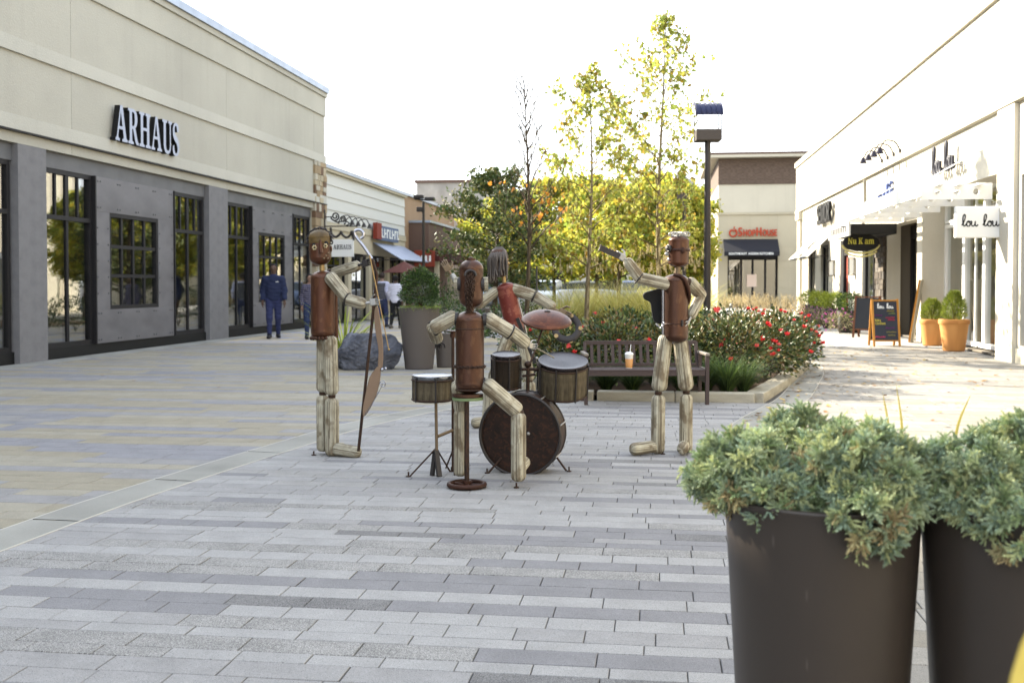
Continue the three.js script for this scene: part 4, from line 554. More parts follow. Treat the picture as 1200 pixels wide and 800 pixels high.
roseSpots.forEach(([x, z, h, label, blooms], i) => {
  const t = thing('rose_bush', label, 'shrub', [x, 0.05, z], 0); twigs(t, 12, h * 0.9, 0.45);
  shrubBall(t, 'foliage', 2900, 0.56, h * 0.52, 0.52, h * 0.46, 0.058, roseLit, GLOSSLEAF, 0.25);
  for (let k = 0; k < blooms; k++) { const a = rr(-0.6, 3.7), u = rr(-0.25, 0.95), s = Math.sqrt(1 - u * u), m = part('rose_bloom', bloom, k % 3 ? M.roseRed : M.roseCoral, t); const w = rr(0.97, 1.12); m.position.set(Math.cos(a) * s * 0.58 * w, h * 0.46 + u * h * 0.54 * w, Math.sin(a) * s * 0.54 * w); m.scale.setScalar(rr(0.042, 0.066)); m.rotation.set(rr(-0.4, 1), rr(0, 6), rr(-0.5, 0.5)); }
});
function grassClump(name, label, group, x, y, z, n, h, w, palette, spread = 0.35, mat = BLADE, plume) {
  const t = thing(name, label, 'grass', [x, y, z], 0, group), items = [];
  for (let i = 0; i < n; i++) { const a = rnd() * 6.283, lean = rr(0.02, spread), L = h * rr(0.6, 1.1), q = new THREE.Quaternion().setFromEuler(new THREE.Euler(lean, a, 0, 'YXZ')); items.push({ p: V(Math.sin(a) * rr(0, 0.1) * h, 0, Math.cos(a) * rr(0, 0.1) * h), s: [w * rr(0.7, 1.3), L, L * rr(0.5, 1.3)], q }); }
  scatter('blades', t, bladeGeo, mat, items, palette); if (plume) { const pl = []; for (let i = 0; i < plume; i++) { const a = rnd() * 6.283, l = rr(0.05, 0.4), p = V(Math.sin(a) * l * h, h * rr(0.85, 1.2), Math.cos(a) * l * h); for (let k = 0; k < 14; k++) pl.push({ p: p.clone().add(V(rr(-0.01, 0.01), k * 0.013, rr(-0.01, 0.01))), s: [0.008, 0.05, 0.02], q: upTo(V(rr(-1, 1), 0.8, rr(-1, 1)), 0) }); } scatter('plumes', t, bladeGeo, mat, pl, [[0.5, 0.4, 0.22], [0.58, 0.48, 0.3]]); }
  return t;
}
const liriope = [[0.05, 0.09, 0.025], [0.07, 0.115, 0.03], [0.1, 0.15, 0.035], [0.035, 0.06, 0.02]];
const strawY = [[0.44, 0.40, 0.10], [0.52, 0.46, 0.14], [0.34, 0.36, 0.09], [0.56, 0.5, 0.22]], straw = [[0.56, 0.46, 0.26], [0.62, 0.52, 0.32], [0.46, 0.38, 0.2]], deepGreen = [[0.04, 0.075, 0.02], [0.06, 0.10, 0.025], [0.09, 0.13, 0.035], [0.03, 0.055, 0.02]];
[[-2.2, -25.5], [-1.6, -26.4], [-0.9, -25.6], [-0.3, -26.6], [0.4, -25.8], [-2.1, -28], [-1.3, -28.6], [-0.5, -28.2], [0.3, -28.8], [-1.8, -30.4], [-0.9, -31], [0.1, -31.2], [0.8, -29.8], [0.9, -27.4], [-0.1, -24.2], [0.5, -23.2]].forEach(([x, z]) => grassClump('fountain_grass', 'sunlit yellow green fountain grass clump behind the roses', 'yellow fountain grass behind the roses', x, 0.05, z, 480, 1.75, 0.009, strawY, 0.42, BLADE, 14));
[[2.2, -19], [2.3, -20.2], [2.1, -21.6], [2.4, -22.8], [2.2, -24.4], [1.7, -20.4], [1.6, -23], [2.3, -26.5], [1.5, -26], [2.2, -29]].forEach(([x, z]) => grassClump('straw_grass', 'pale straw coloured grass clump at the right edge of the bed', 'straw grass along the right kerb', x, 0.05, z, 380, 0.78, 0.007, straw, 0.5, BLADE, 18));
[[3.9, -63.2], [4.7, -63], [5.6, -63.2], [6.5, -63.1], [7.3, -63.3]].forEach(([x, z]) => grassClump('straw_grass', 'straw coloured grass clump along the restaurant front', 'straw grass at the restaurant', x, 0, z, 160, 1.0, 0.016, straw, 0.4));
[[-0.95, 0.34], [-0.62, 0.36], [-0.3, 0.4], [0.02, 0.36], [0.3, 0.42], [0.58, 0.44], [0.82, 0.46], [1.02, 0.42]].forEach(([x, h], i) => grassClump('lilyturf', i < 6 ? 'dark green grassy lilyturf tuft along the kerb behind the bench' : 'tall green lilyturf tuft in the kerb corner beyond the bench arm', i < 6 ? 'lilyturf tufts behind the bench' : 'lilyturf tufts in the kerb corner', x, 0.05, -13.15 - (i % 2) * 0.15, 420, h * 1.35, 0.008, liriope, 0.6, BLADE));
function shrub(x, z, r, h, label, palette = deepGreen, group) { const t = thing('shrub', label, 'shrub', [x, 0.03, z], 0, group); twigs(t, 8, h * 0.8, r * 0.6); shrubBall(t, 'foliage', 1500, r, h * 0.5, r, h * 0.5, 0.07, palette, GLOSSLEAF, 0.4); return t; }
shrub(-2.0, -18, 0.6, 0.8, 'dark shrub at the left kerb behind the rose bushes'); shrub(-0.55, -22.0, 0.55, 0.85, 'green shrub between roses and yellow grass', deepGreen.concat([[0.12, 0.17, 0.04]])); shrub(-3.4, -27, 0.9, 1.0, 'low dark shrub under the dark tree'); shrub(-5.6, -28.5, 1.0, 1.0, 'low dark shrub left of the dark tree'); shrub(-6.6, -33, 1.1, 1.3, 'rounded dark shrub in front of the tan building');
shrub(-4.2, -24.6, 0.7, 0.7, 'low dark shrub behind the small grey pot'); shrub(-6.0, -38, 1.3, 1.6, 'tall dark shrub beyond the planters');
{ const items = []; for (let i = 0; i < 520; i++) { const z = rr(-25, -10.5); items.push({ p: V(lerp(xR(z) - 0.1, 5.8, Math.pow(rnd(), 2.2)), 0.008, z), s: rr(0.03, 0.075), q: new THREE.Quaternion().setFromEuler(new THREE.Euler(-1.5 + rr(-0.3, 0.3), rnd() * 6.28, rr(-0.3, 0.3), 'YXZ')) }); } for (let i = 0; i < 60; i++) { items.push({ p: V(rr(-9.5, -2.5), 0.008, rr(-24, -13)), s: rr(0.03, 0.06), q: new THREE.Quaternion().setFromEuler(new THREE.Euler(-1.5, rnd() * 6.28, 0, 'YXZ')) }); } const m = scatter('fallen_leaves', scene, leafPlane, std(0xffffff, { side: THREE.DoubleSide }), items, [[0.32, 0.2, 0.07], [0.22, 0.12, 0.05], [0.42, 0.3, 0.1]]); m.userData = { kind: 'stuff', label: 'brown fallen leaves scattered along the sunlit kerb', category: 'leaves' }; }

// tall grey planters on the left
function tallPlanter(x, z, rt, rb, h, label, mat = M.potGrey) { const t = thing('planter', label, 'planter', [x, 0, z]); part('pot', lathe([[0, 0.02], [rb * 0.96, 0.0], [rb, 0.015], [rt - 0.012, h - 0.02], [rt, h - 0.006], [rt - 0.008, h], [rt - 0.035, h - 0.002], [rt - 0.05, h - 0.06], [0, h - 0.06]], 64), mat, t); const s = disc(rt - 0.045, 0.02, 0, h - 0.05, 0, 40); part('soil', s, M.soil, t); return t; }
tallPlanter(-3.771, -17.033, 0.34, 0.225, 0.98, 'tall grey tapered planter holding the round boxwood'); tallPlanter(-3.436, -17.439, 0.17, 0.13, 0.55, 'short grey planter tucked beside the tall grey one'); tallPlanter(-4.475, -27.834, 0.2, 0.16, 0.72, 'small far grey planter behind the red figure');
{ const t = thing('boxwood', 'round green boxwood with trailing moss growing in the tall grey planter', 'shrub', [-3.73, 0.94, -16.95]); twigs(t, 10, 0.4, 0.18); shrubBall(t, 'foliage', 5200, 0.3, 0.33, 0.3, 0.33, 0.034, [[0.03, 0.06, 0.015], [0.05, 0.09, 0.02], [0.08, 0.13, 0.03], [0.025, 0.045, 0.015]], GLOSSLEAF, 0.55); const it = []; for (let i = 0; i < 900; i++) { const a = rnd() * 6.28, r = rr(0.16, 0.345); it.push({ p: V(Math.cos(a) * r, 0.02 + 0.04 * rnd() - (r > 0.33 ? rr(0, 0.1) : 0), Math.sin(a) * r), s: rr(0.015, 0.03) }); } scatter('moss', t, leafSimple, GLOSSLEAF, it, [[0.14, 0.2, 0.03], [0.2, 0.26, 0.04]]); }
grassClump('yucca', 'bright yellow green spiky yucca behind the boulder', undefined, -5.35, 0.0, -18.2, 90, 1.35, 0.03, [[0.34, 0.38, 0.07], [0.28, 0.34, 0.06], [0.44, 0.46, 0.12]], 0.75, BLADE);
{ const planes = []; for (let i = 0; i < 26; i++) { const u = rr(-0.9, 1), q = rnd() * 6.283, w = Math.sqrt(1 - u * u); planes.push([V(w * Math.cos(q), u, w * Math.sin(q)), rr(0.72, 1.02)]); } planes.push([V(0.05, 1, 0.02).normalize(), 0.66]);
  const g = new THREE.IcosahedronGeometry(1, 14), p = g.attributes.position, uv = g.attributes.uv, n3 = (x, y, z) => Math.sin(x * 5.1 + Math.sin(y * 3.7) * 1.6) * Math.sin(y * 6.3 + z * 2.1) * Math.cos(z * 4.9 + x * 1.3);
  for (let i = 0; i < p.count; i++) { const v = V(p.getX(i), p.getY(i), p.getZ(i)); let r = 1.2; for (const [n, d] of planes) { const k = v.dot(n); if (k > 0.05) r = Math.min(r, d / k); } r += 0.05 * n3(v.x, v.y, v.z) + 0.028 * n3(v.x * 3.3, v.y * 4.1, v.z * 3.1) + 0.014 * n3(v.x * 9, v.y * 11, v.z * 8); v.multiplyScalar(r); p.setXYZ(i, v.x * 0.56, v.y * 0.5, v.z * 0.42); uv.setXY(i, v.x * 0.56 + v.z * 0.2, v.y * 0.5 + v.z * 0.2); }
  g.computeVertexNormals(); const m = single('boulder', g, M.rock, 'dark blue grey boulder on the paving beside the tall grey planter', 'boulder'); m.position.set(-4.62, 0.22, -16.9); m.rotation.y = 0.2; }
// pots along the sunlit shops
for (const [x, z, rt, h, l1, l2, ph] of [[5.98, -25.0, 0.27, 0.58, 'smaller terracotta pot at the white shopfront', 'rounded yellow green conifer in the smaller terracotta pot', 0.44], [5.93, -23.0, 0.3, 0.64, 'larger terracotta pot next to the script box sign', 'pointed yellow green conifer in the larger terracotta pot', 0.56]]) {
  const t = thing('terracotta_pot', l1, 'pot', [x, 0, z]); part('pot', lathe([[0, 0], [rt * 0.66, 0], [rt * 0.7, 0.02], [rt * 0.93, h - 0.1], [rt, h - 0.09], [rt, h - 0.01], [rt - 0.015, h], [rt - 0.05, h - 0.01], [rt - 0.06, h - 0.06], [0, h - 0.06]], 48), M.terra, t); part('soil', disc(rt - 0.055, 0.02, 0, h - 0.05, 0), M.soil, t);
  const s = thing('conifer_shrub', l2, 'shrub', [x, h - 0.05, z]); twigs(s, 9, ph * 0.8, 0.14); const it = []; for (let i = 0; i < 2600; i++) { const f = Math.pow(rnd(), 0.8), a = rnd() * 6.28, R = 0.25 * Math.sin(Math.PI * (0.22 + 0.72 * f)) * (1 - 0.2 * f) * Math.sqrt(lerp(0.3, 1, rnd())) * (1 + 0.15 * Math.sin(a * 4 + f * 9)); it.push({ p: V(Math.cos(a) * R, f * ph * 1.05, Math.sin(a) * R), s: [0.02, rr(0.05, 0.1), 0.03], q: upTo(V(Math.cos(a), 1.4, Math.sin(a)), rnd() * 6) }); } scatter('foliage', s, leafSimple, BLADE, it, [[0.26, 0.31, 0.05], [0.2, 0.26, 0.04], [0.34, 0.36, 0.06], [0.12, 0.16, 0.03]]); }
[[5.55, -41, 'farthest'], [5.4, -37.6, 'second farthest'], [5.35, -34.6, 'third'], [5.3, -31.4, 'nearest']].forEach(([x, z, w], i) => {
  const t = thing('planter_box', ['dark square planter box next to the far white awnings', 'dark square planter box outside the red door', 'dark square planter box between red door and oval sign', 'dark square planter box behind the brown sandwich board'][i], 'planter', [x, 0, z]); part('box', lathe([[0, 0], [0.36, 0], [0.42, 0.6], [0.38, 0.6], [0.37, 0.54], [0, 0.54]], 4).rotateY(Math.PI / 4), std(lin(0.06, 0.058, 0.055)), t); part('soil', cbx(0.5, 0.02, 0.5, 0, 0.54, 0), M.soil, t);
  const s = thing('shrub', ['round lime green shrub in the planter box next to the far awnings', 'round lime green shrub in the planter box outside the red door', 'round lime green shrub in the planter box short of the oval sign', 'round darker shrub in the planter box behind the brown sandwich board'][i], 'shrub', [x, 0.55, z]); twigs(s, 8, 0.35, 0.2); shrubBall(s, 'foliage', 1700, 0.42, 0.3, 0.42, 0.26, 0.05, i < 3 ? [[0.3, 0.36, 0.05], [0.38, 0.42, 0.07], [0.2, 0.26, 0.04]] : deepGreen, BLADE, 0.5);
  const f = thing('flower_clump', ['trailing pink flowers at the planter box next to the far awnings', 'trailing pink flowers at the planter box outside the red door', 'trailing magenta flowers at the planter box short of the oval sign', 'trailing pink flowers at the planter box behind the brown sandwich board'][i], 'flowers', [x - 0.35, 0, z + 0.6]); twigs(f, 8, 0.4, 0.3); shrubBall(f, 'foliage', 700, 0.42, 0.3, 0.4, 0.3, 0.04, [[0.3, 0.28, 0.14], [0.16, 0.18, 0.07], [0.4, 0.34, 0.2]], BLADE, 0.4); shrubBall(f, 'blooms', 90, 0.45, 0.32, 0.43, 0.32, 0.05, [[0.5, 0.08, 0.32], [0.55, 0.14, 0.4], [0.45, 0.2, 0.4]], BLADE, 0.9);
});

// foreground planters with blue juniper
const sprig = (() => { // branchlet with side shoots clothed in short needles
  const gs = [], nd = (o, d, L, w) => { const side = V(rr(-1, 1), rr(-1, 1), rr(-1, 1)).cross(d).normalize().multiplyScalar(w), s2 = d.clone().cross(side).normalize().multiplyScalar(w * 0.7), t = o.clone().addScaledVector(d, L), a = o.clone().add(side), b = o.clone().sub(side), c = o.clone().add(s2); const P = [], tri = (x, y, z) => [x, y, z].forEach(q => P.push(q.x, q.y, q.z)); tri(a, b, t); tri(b, c, t); tri(c, a, t); const g = new THREE.BufferGeometry(); g.setAttribute('position', new THREE.Float32BufferAttribute(P, 3)); g.computeVertexNormals(); gs.push(prep(g)); };
  const shoot = (o, d, L, n) => { for (let i = 0; i < n; i++) { const f = (i + 0.5) / n, a = i * 2.4, u = V(0, 1, 0.01).cross(d).normalize(), v = d.clone().cross(u), out = u.multiplyScalar(Math.cos(a)).addScaledVector(v, Math.sin(a)), k = f > 0.88 ? 1.6 : 0.75; nd(o.clone().addScaledVector(d, L * f), d.clone().multiplyScalar(k).addScaledVector(out, 0.62).normalize(), 0.009 * rr(0.8, 1.15), 0.0021); } };
  shoot(V(0, 0, 0), V(0, 1, 0), 0.052, 40);
  for (let k = 0; k < 6; k++) { const a = k * 2.1 + rr(-0.2, 0.2), y = 0.008 + k * 0.0065; shoot(V(0, y, 0), V(Math.cos(a) * 0.75, 0.75, Math.sin(a) * 0.75).normalize(), rr(0.02, 0.03), 22); }
  return join(gs);
})();
const juniperC = [[0.29, 0.35, 0.19], [0.33, 0.39, 0.235], [0.23, 0.3, 0.14], [0.42, 0.45, 0.22], [0.26, 0.34, 0.235]], juniperBrown = [[0.36, 0.28, 0.14], [0.4, 0.34, 0.17]];
function juniper(x, y, z, lobes, label, n) {
  const t = thing('juniper', label, 'shrub', [x, y, z]), items = [];
  part('stems', lobes.map(([lx, ly, lz, r]) => tapered([V(lx * 0.2, -0.05, lz * 0.2), V(lx * 0.6, ly * 0.5, lz * 0.6), V(lx, ly, lz)], [0.012, 0.009, 0.005], 6)), M.barkDark, t);
  const knots = []; // each mound is a cluster of smaller tufts with gaps between them
  for (const [lx, ly, lz, r, sy = 0.85] of lobes) { const m = Math.round(9 + r * 60); for (let i = 0; i < m; i++) { const u = 1 - 2 * (i + 0.5) / m, a = i * 2.399 + lx * 9, s = Math.sqrt(1 - u * u), d = V(Math.cos(a) * s, u, Math.sin(a) * s), k = r * rr(0.58, 0.78); knots.push([V(lx + d.x * k, ly + d.y * k * sy, lz + d.z * k), r * rr(0.3, 0.44), d]); } }
  const tot = knots.reduce((s, l) => s + l[1] * l[1], 0);
  for (const [c, r, o] of knots) { const k = Math.round(n * r * r / tot), old = rnd() < (o.y < 0.1 ? 0.13 : 0.0), tone = rr(0.85, 1.15); for (let i = 0; i < k; i++) { const d = V(rr(-1, 1), rr(-1, 1), rr(-1, 1)).normalize().addScaledVector(o, 0.75).normalize(), q = pick(rnd() < (old ? 0.5 : 0.02) ? juniperBrown : juniperC); items.push({ p: c.clone().addScaledVector(d, r * Math.pow(rr(0.3, 1), 0.5) - 0.03), s: rr(0.6, 0.95), q: upTo(d.clone().add(V(rr(-1, 1), rr(-0.3, 0.7), rr(-1, 1)).multiplyScalar(0.35)), rnd() * 6.28), c: q.map(v => v * tone) }); } }
  scatter('sprays', t, sprig, NEEDLE, items, juniperC);
}

// ---------- foreground planters ----------
for (const [x, z, label] of [[0.42, -2.88, 'large dark bronze tapered planter with the overhanging juniper, near one of a pair'], [0.905, -2.84, 'large dark bronze tapered planter, partner of the overhung one']]) tallPlanter(x, z, 0.257, 0.2, 0.81, label, M.pot);
juniper(0.42, 0.8, -2.88, [[-0.205, 0.07, 0.04, 0.125], [-0.25, 0.05, -0.02, 0.09], [-0.13, 0.03, 0.12, 0.085], [0.075, 0.09, 0.1, 0.145], [0.07, 0.0, 0.21, 0.1], [0.13, 0.03, 0.17, 0.09], [-0.06, 0.1, -0.11, 0.12], [0.12, 0.08, -0.08, 0.12], [0.0, -0.02, 0, 0.19, 0.5]], 'blue green juniper spilling over both sides of the overhung planter', 5200);
juniper(0.918, 0.8, -2.84, [[-0.15, 0.075, 0.06, 0.125], [-0.08, -0.02, 0.21, 0.09], [-0.14, 0.01, 0.16, 0.075], [0.02, 0.1, -0.05, 0.14], [0.18, 0.1, 0.06, 0.15], [0.05, -0.02, 0, 0.19, 0.5]], 'blue green juniper with a brown patch in the partner planter', 4300);
function ribbonBlade(pts, w) { const c = new THREE.CatmullRomCurve3(pts), P = [], N = [], U = [], n = 14; for (let i = 0; i < n; i++) for (const [t0, t1] of [[i / n, (i + 1) / n]]) { const q = t => { const p = c.getPoint(t), d = c.getTangent(t), s = d.clone().cross(V(0.2, 0.1, 1)).normalize().multiplyScalar(w * (1 - Math.pow(t, 3)) * 0.5); return [p.clone().add(s), p.clone().addScaledVector(V(0, 0, 1), -w * 0.15), p.clone().sub(s)]; }; const A = q(t0), B = q(t1); for (const k of [0, 1]) for (const v of [A[k], A[k + 1], B[k + 1], A[k], B[k + 1], B[k]]) { P.push(v.x, v.y, v.z); N.push(0, 0, 1); U.push(0, 0); } } const g = geoFrom(P, N, U); g.computeVertexNormals(); return g; }
{ const t = thing('spiky_grass', 'few thin yellow grass blades rising behind the foreground junipers', 'grass'); const mt = new THREE.MeshPhysicalMaterial({ color: lin(0.44, 0.36, 0.07), roughness: 0.6, transmission: 0.3, thickness: 0, side: THREE.DoubleSide });
  for (const [a, b, c] of [[V(0.6, 0.72, -3.02), V(0.62, 0.95, -3.05), V(0.605, 1.06, -3.06)], [V(0.62, 0.72, -3.02), V(0.655, 0.94, -3.05), V(0.64, 1.085, -3.06)], [V(0.76, 0.72, -3.0), V(0.79, 0.97, -3.02), V(0.83, 1.06, -3.04)], [V(0.57, 0.72, -3.02), V(0.575, 0.95, -3.05), V(0.56, 1.01, -3.06)]]) part('blade', ribbonBlade([a, b, c], 0.009), mt, t);
  const k = thing('strap_leaf_plant', 'broad yellow strap leaf close in front, rising from its planter', 'plant'); for (const [pts, w] of [[[V(0.285, 0.78, -0.86), V(0.312, 0.98, -0.95), V(0.36, 1.07, -1.0), V(0.46, 1.12, -1.02)], 0.06], [[V(0.36, 0.78, -0.84), V(0.46, 0.95, -0.9), V(0.6, 0.98, -0.92)], 0.06]]) part('leaf', ribbonBlade(pts, w), mt, k);
  tallPlanter(0.36, -0.84, 0.15, 0.12, 0.8, 'narrow dark planter holding the broad yellow strap leaf', M.pot); }

// ---------- sculpted metal band ----------
function flute(L, r, n = 17, deep = 0.085, r2 = r) { // grooved post with rounded ends, along +y from 0 to L
  const rings = [], pos = [], uv = [], idx = [], cap = Math.min(r * 0.75, L * 0.4), seg = n * 4;
  for (let i = 0; i <= 5; i++) { const a = i / 5 * Math.PI / 2; rings.push([cap * (1 - Math.cos(a)), Math.max(0.28, Math.sin(a) * 0.72 + 0.28)]); } for (let i = 1; i < 5; i++) rings.push([lerp(cap, L - cap, i / 5), 1]); for (let i = 5; i >= 0; i--) { const a = i / 5 * Math.PI / 2; rings.push([L - cap * (1 - Math.cos(a)), Math.max(0.28, Math.sin(a) * 0.72 + 0.28)]); }
  rings.unshift([0, 0.001]); rings.push([L, 0.001]); const ph = rnd() * 6, u0 = rnd(), v0 = rnd();
  rings.forEach(([y, k]) => { for (let s = 0; s <= seg; s++) { const a = s / seg * 2 * Math.PI, g = Math.pow(0.5 + 0.5 * Math.cos(a * n + ph), 6) * deep * (0.7 + 0.3 * Math.sin(a * 3)), R = lerp(r, r2, y / L) * k * (1 - g); pos.push(Math.cos(a) * R, y, Math.sin(a) * R); uv.push(s / seg * 0.35 + u0, y + v0); } });
  for (let i = 0; i < rings.length - 1; i++) for (let s = 0; s < seg; s++) { const a = i * (seg + 1) + s, b = a + seg + 1; idx.push(a, b, a + 1, a + 1, b, b + 1); }
  const g = new THREE.BufferGeometry(); g.setAttribute('position', new THREE.Float32BufferAttribute(pos, 3)); g.setAttribute('uv', new THREE.Float32BufferAttribute(uv, 2)); g.setIndex(idx); g.computeVertexNormals(); return g;
}
const limb = (name, a, b, r, p, r2) => part(name, orient(flute(a.distanceTo(b), r, 17, 0.085, r2), a, b), M.limb, p);
const knee = (a, p, r = 0.022) => part('joint', ball(r, a.x, a.y, a.z), M.darkSteel, p);
function tank(a, b, r, mat, name, p, dome = 0.6) { const L = a.distanceTo(b), d = r * dome, pts = [[0.001, 0]]; for (let i = 1; i <= 6; i++) { const q = i / 6 * Math.PI / 2; pts.push([Math.sin(q) * r, d * (1 - Math.cos(q))]); } pts.push([r * 1.008, d + (L - 2 * d) * 0.02], [r * 1.008, d + (L - 2 * d) * 0.035], [r, d + (L - 2 * d) * 0.045]); for (let i = 1; i < 5; i++) pts.push([r, lerp(d, L - d, i / 5)]); pts.push([r, L - d - 0.012], [r * 1.012, L - d - 0.006], [r * 1.012, L - d], [r * 0.995, L - d + 0.004]); for (let i = 5; i >= 0; i--) { const q = i / 6 * Math.PI / 2; pts.push([Math.max(0.001, Math.sin(q) * r), L - d * (1 - Math.cos(q))]); } const g = lathe(pts, 48); const uv = g.attributes.uv; for (let i = 0; i < uv.count; i++) uv.setXY(i, uv.getX(i) * r * 6.28, uv.getY(i) * L); return part(name, orient(g, a, b), mat, p); }
function chain(pts, r, w) { // linked rings along a path
  const c = new THREE.CatmullRomCurve3(pts), L = c.getLength(), n = Math.max(3, Math.round(L / (r * 1.45))), gs = []; for (let i = 0; i < n; i++) { const g = new THREE.TorusGeometry(r, w, 5, 10); g.scale(0.75, 1, 1); g.rotateY(i % 2 ? Math.PI / 2 : 0.2); const p = c.getPointAt((i + 0.5) / n), d = c.getTangentAt((i + 0.5) / n); g.applyQuaternion(new THREE.Quaternion().setFromUnitVectors(V(0, 1, 0), d)); g.translate(p.x, p.y, p.z); gs.push(g); } return join(gs);
}
function metalHand(p, at, dir, up, mat, s = 1, curl = 0.6) { // palm with five jointed fingers of steel rod
  const h = sub('hand', p), d = dir.clone().normalize(), u = up.clone().addScaledVector(d, -up.dot(d)).normalize(), n = d.clone().cross(u), X = (a, b, c) => at.clone().addScaledVector(d, a * s).addScaledVector(u, b * s).addScaledVector(n, c * s);
  const pg = rbx(0.05 * s, 0.055 * s, 0.022 * s, 0.008 * s); const mtx = new THREE.Matrix4().makeBasis(d, u, n); pg.applyMatrix4(mtx); const c = X(0.03, 0, 0); pg.translate(c.x, c.y, c.z); part('palm', pg, mat, h); part('wrist', bar(X(-0.03, 0, 0), X(0.012, 0, 0), 0.011 * s), mat, h);
  [[0.02, 0.036], [0.007, 0.042], [-0.007, 0.039], [-0.02, 0.03]].forEach(([b, l]) => { const a0 = X(0.052, b, 0), a1 = X(0.052 + l * 0.75, b * 1.1, l * 0.35 * curl), a2 = X(0.052 + l * (0.75 + 0.5 * (1 - curl)), b * 1.15, l * (0.35 + 0.75) * curl); part('finger', [bar(a0, a1, 0.0062 * s), bar(a1, a2, 0.0058 * s, 0.0045 * s), ball(0.0068 * s, a1.x, a1.y, a1.z)], mat, h); });
  const t0 = X(0.02, 0.026, 0), t1 = X(0.038, 0.05, 0.01), t2 = X(0.06, 0.054, 0.026 * (0.4 + curl)); part('thumb', [bar(t0, t1, 0.0068 * s), bar(t1, t2, 0.006 * s, 0.005 * s)], mat, h); return h;
}
const ringAt = (c, R, r, axis) => { const g = new THREE.TorusGeometry(R, r, 6, 28); g.applyQuaternion(new THREE.Quaternion().setFromUnitVectors(V(0, 0, 1), axis.clone().normalize())); g.translate(c.x, c.y, c.z); return g; };
const pinFeet = (list, p) => list.forEach(v => part('anchor_bolt', [disc(0.02, 0.008, v.x, 0.004, v.z, 6), bar(V(v.x, 0, v.z), V(v.x, 0.035, v.z), 0.006)], M.darkSteel, p));

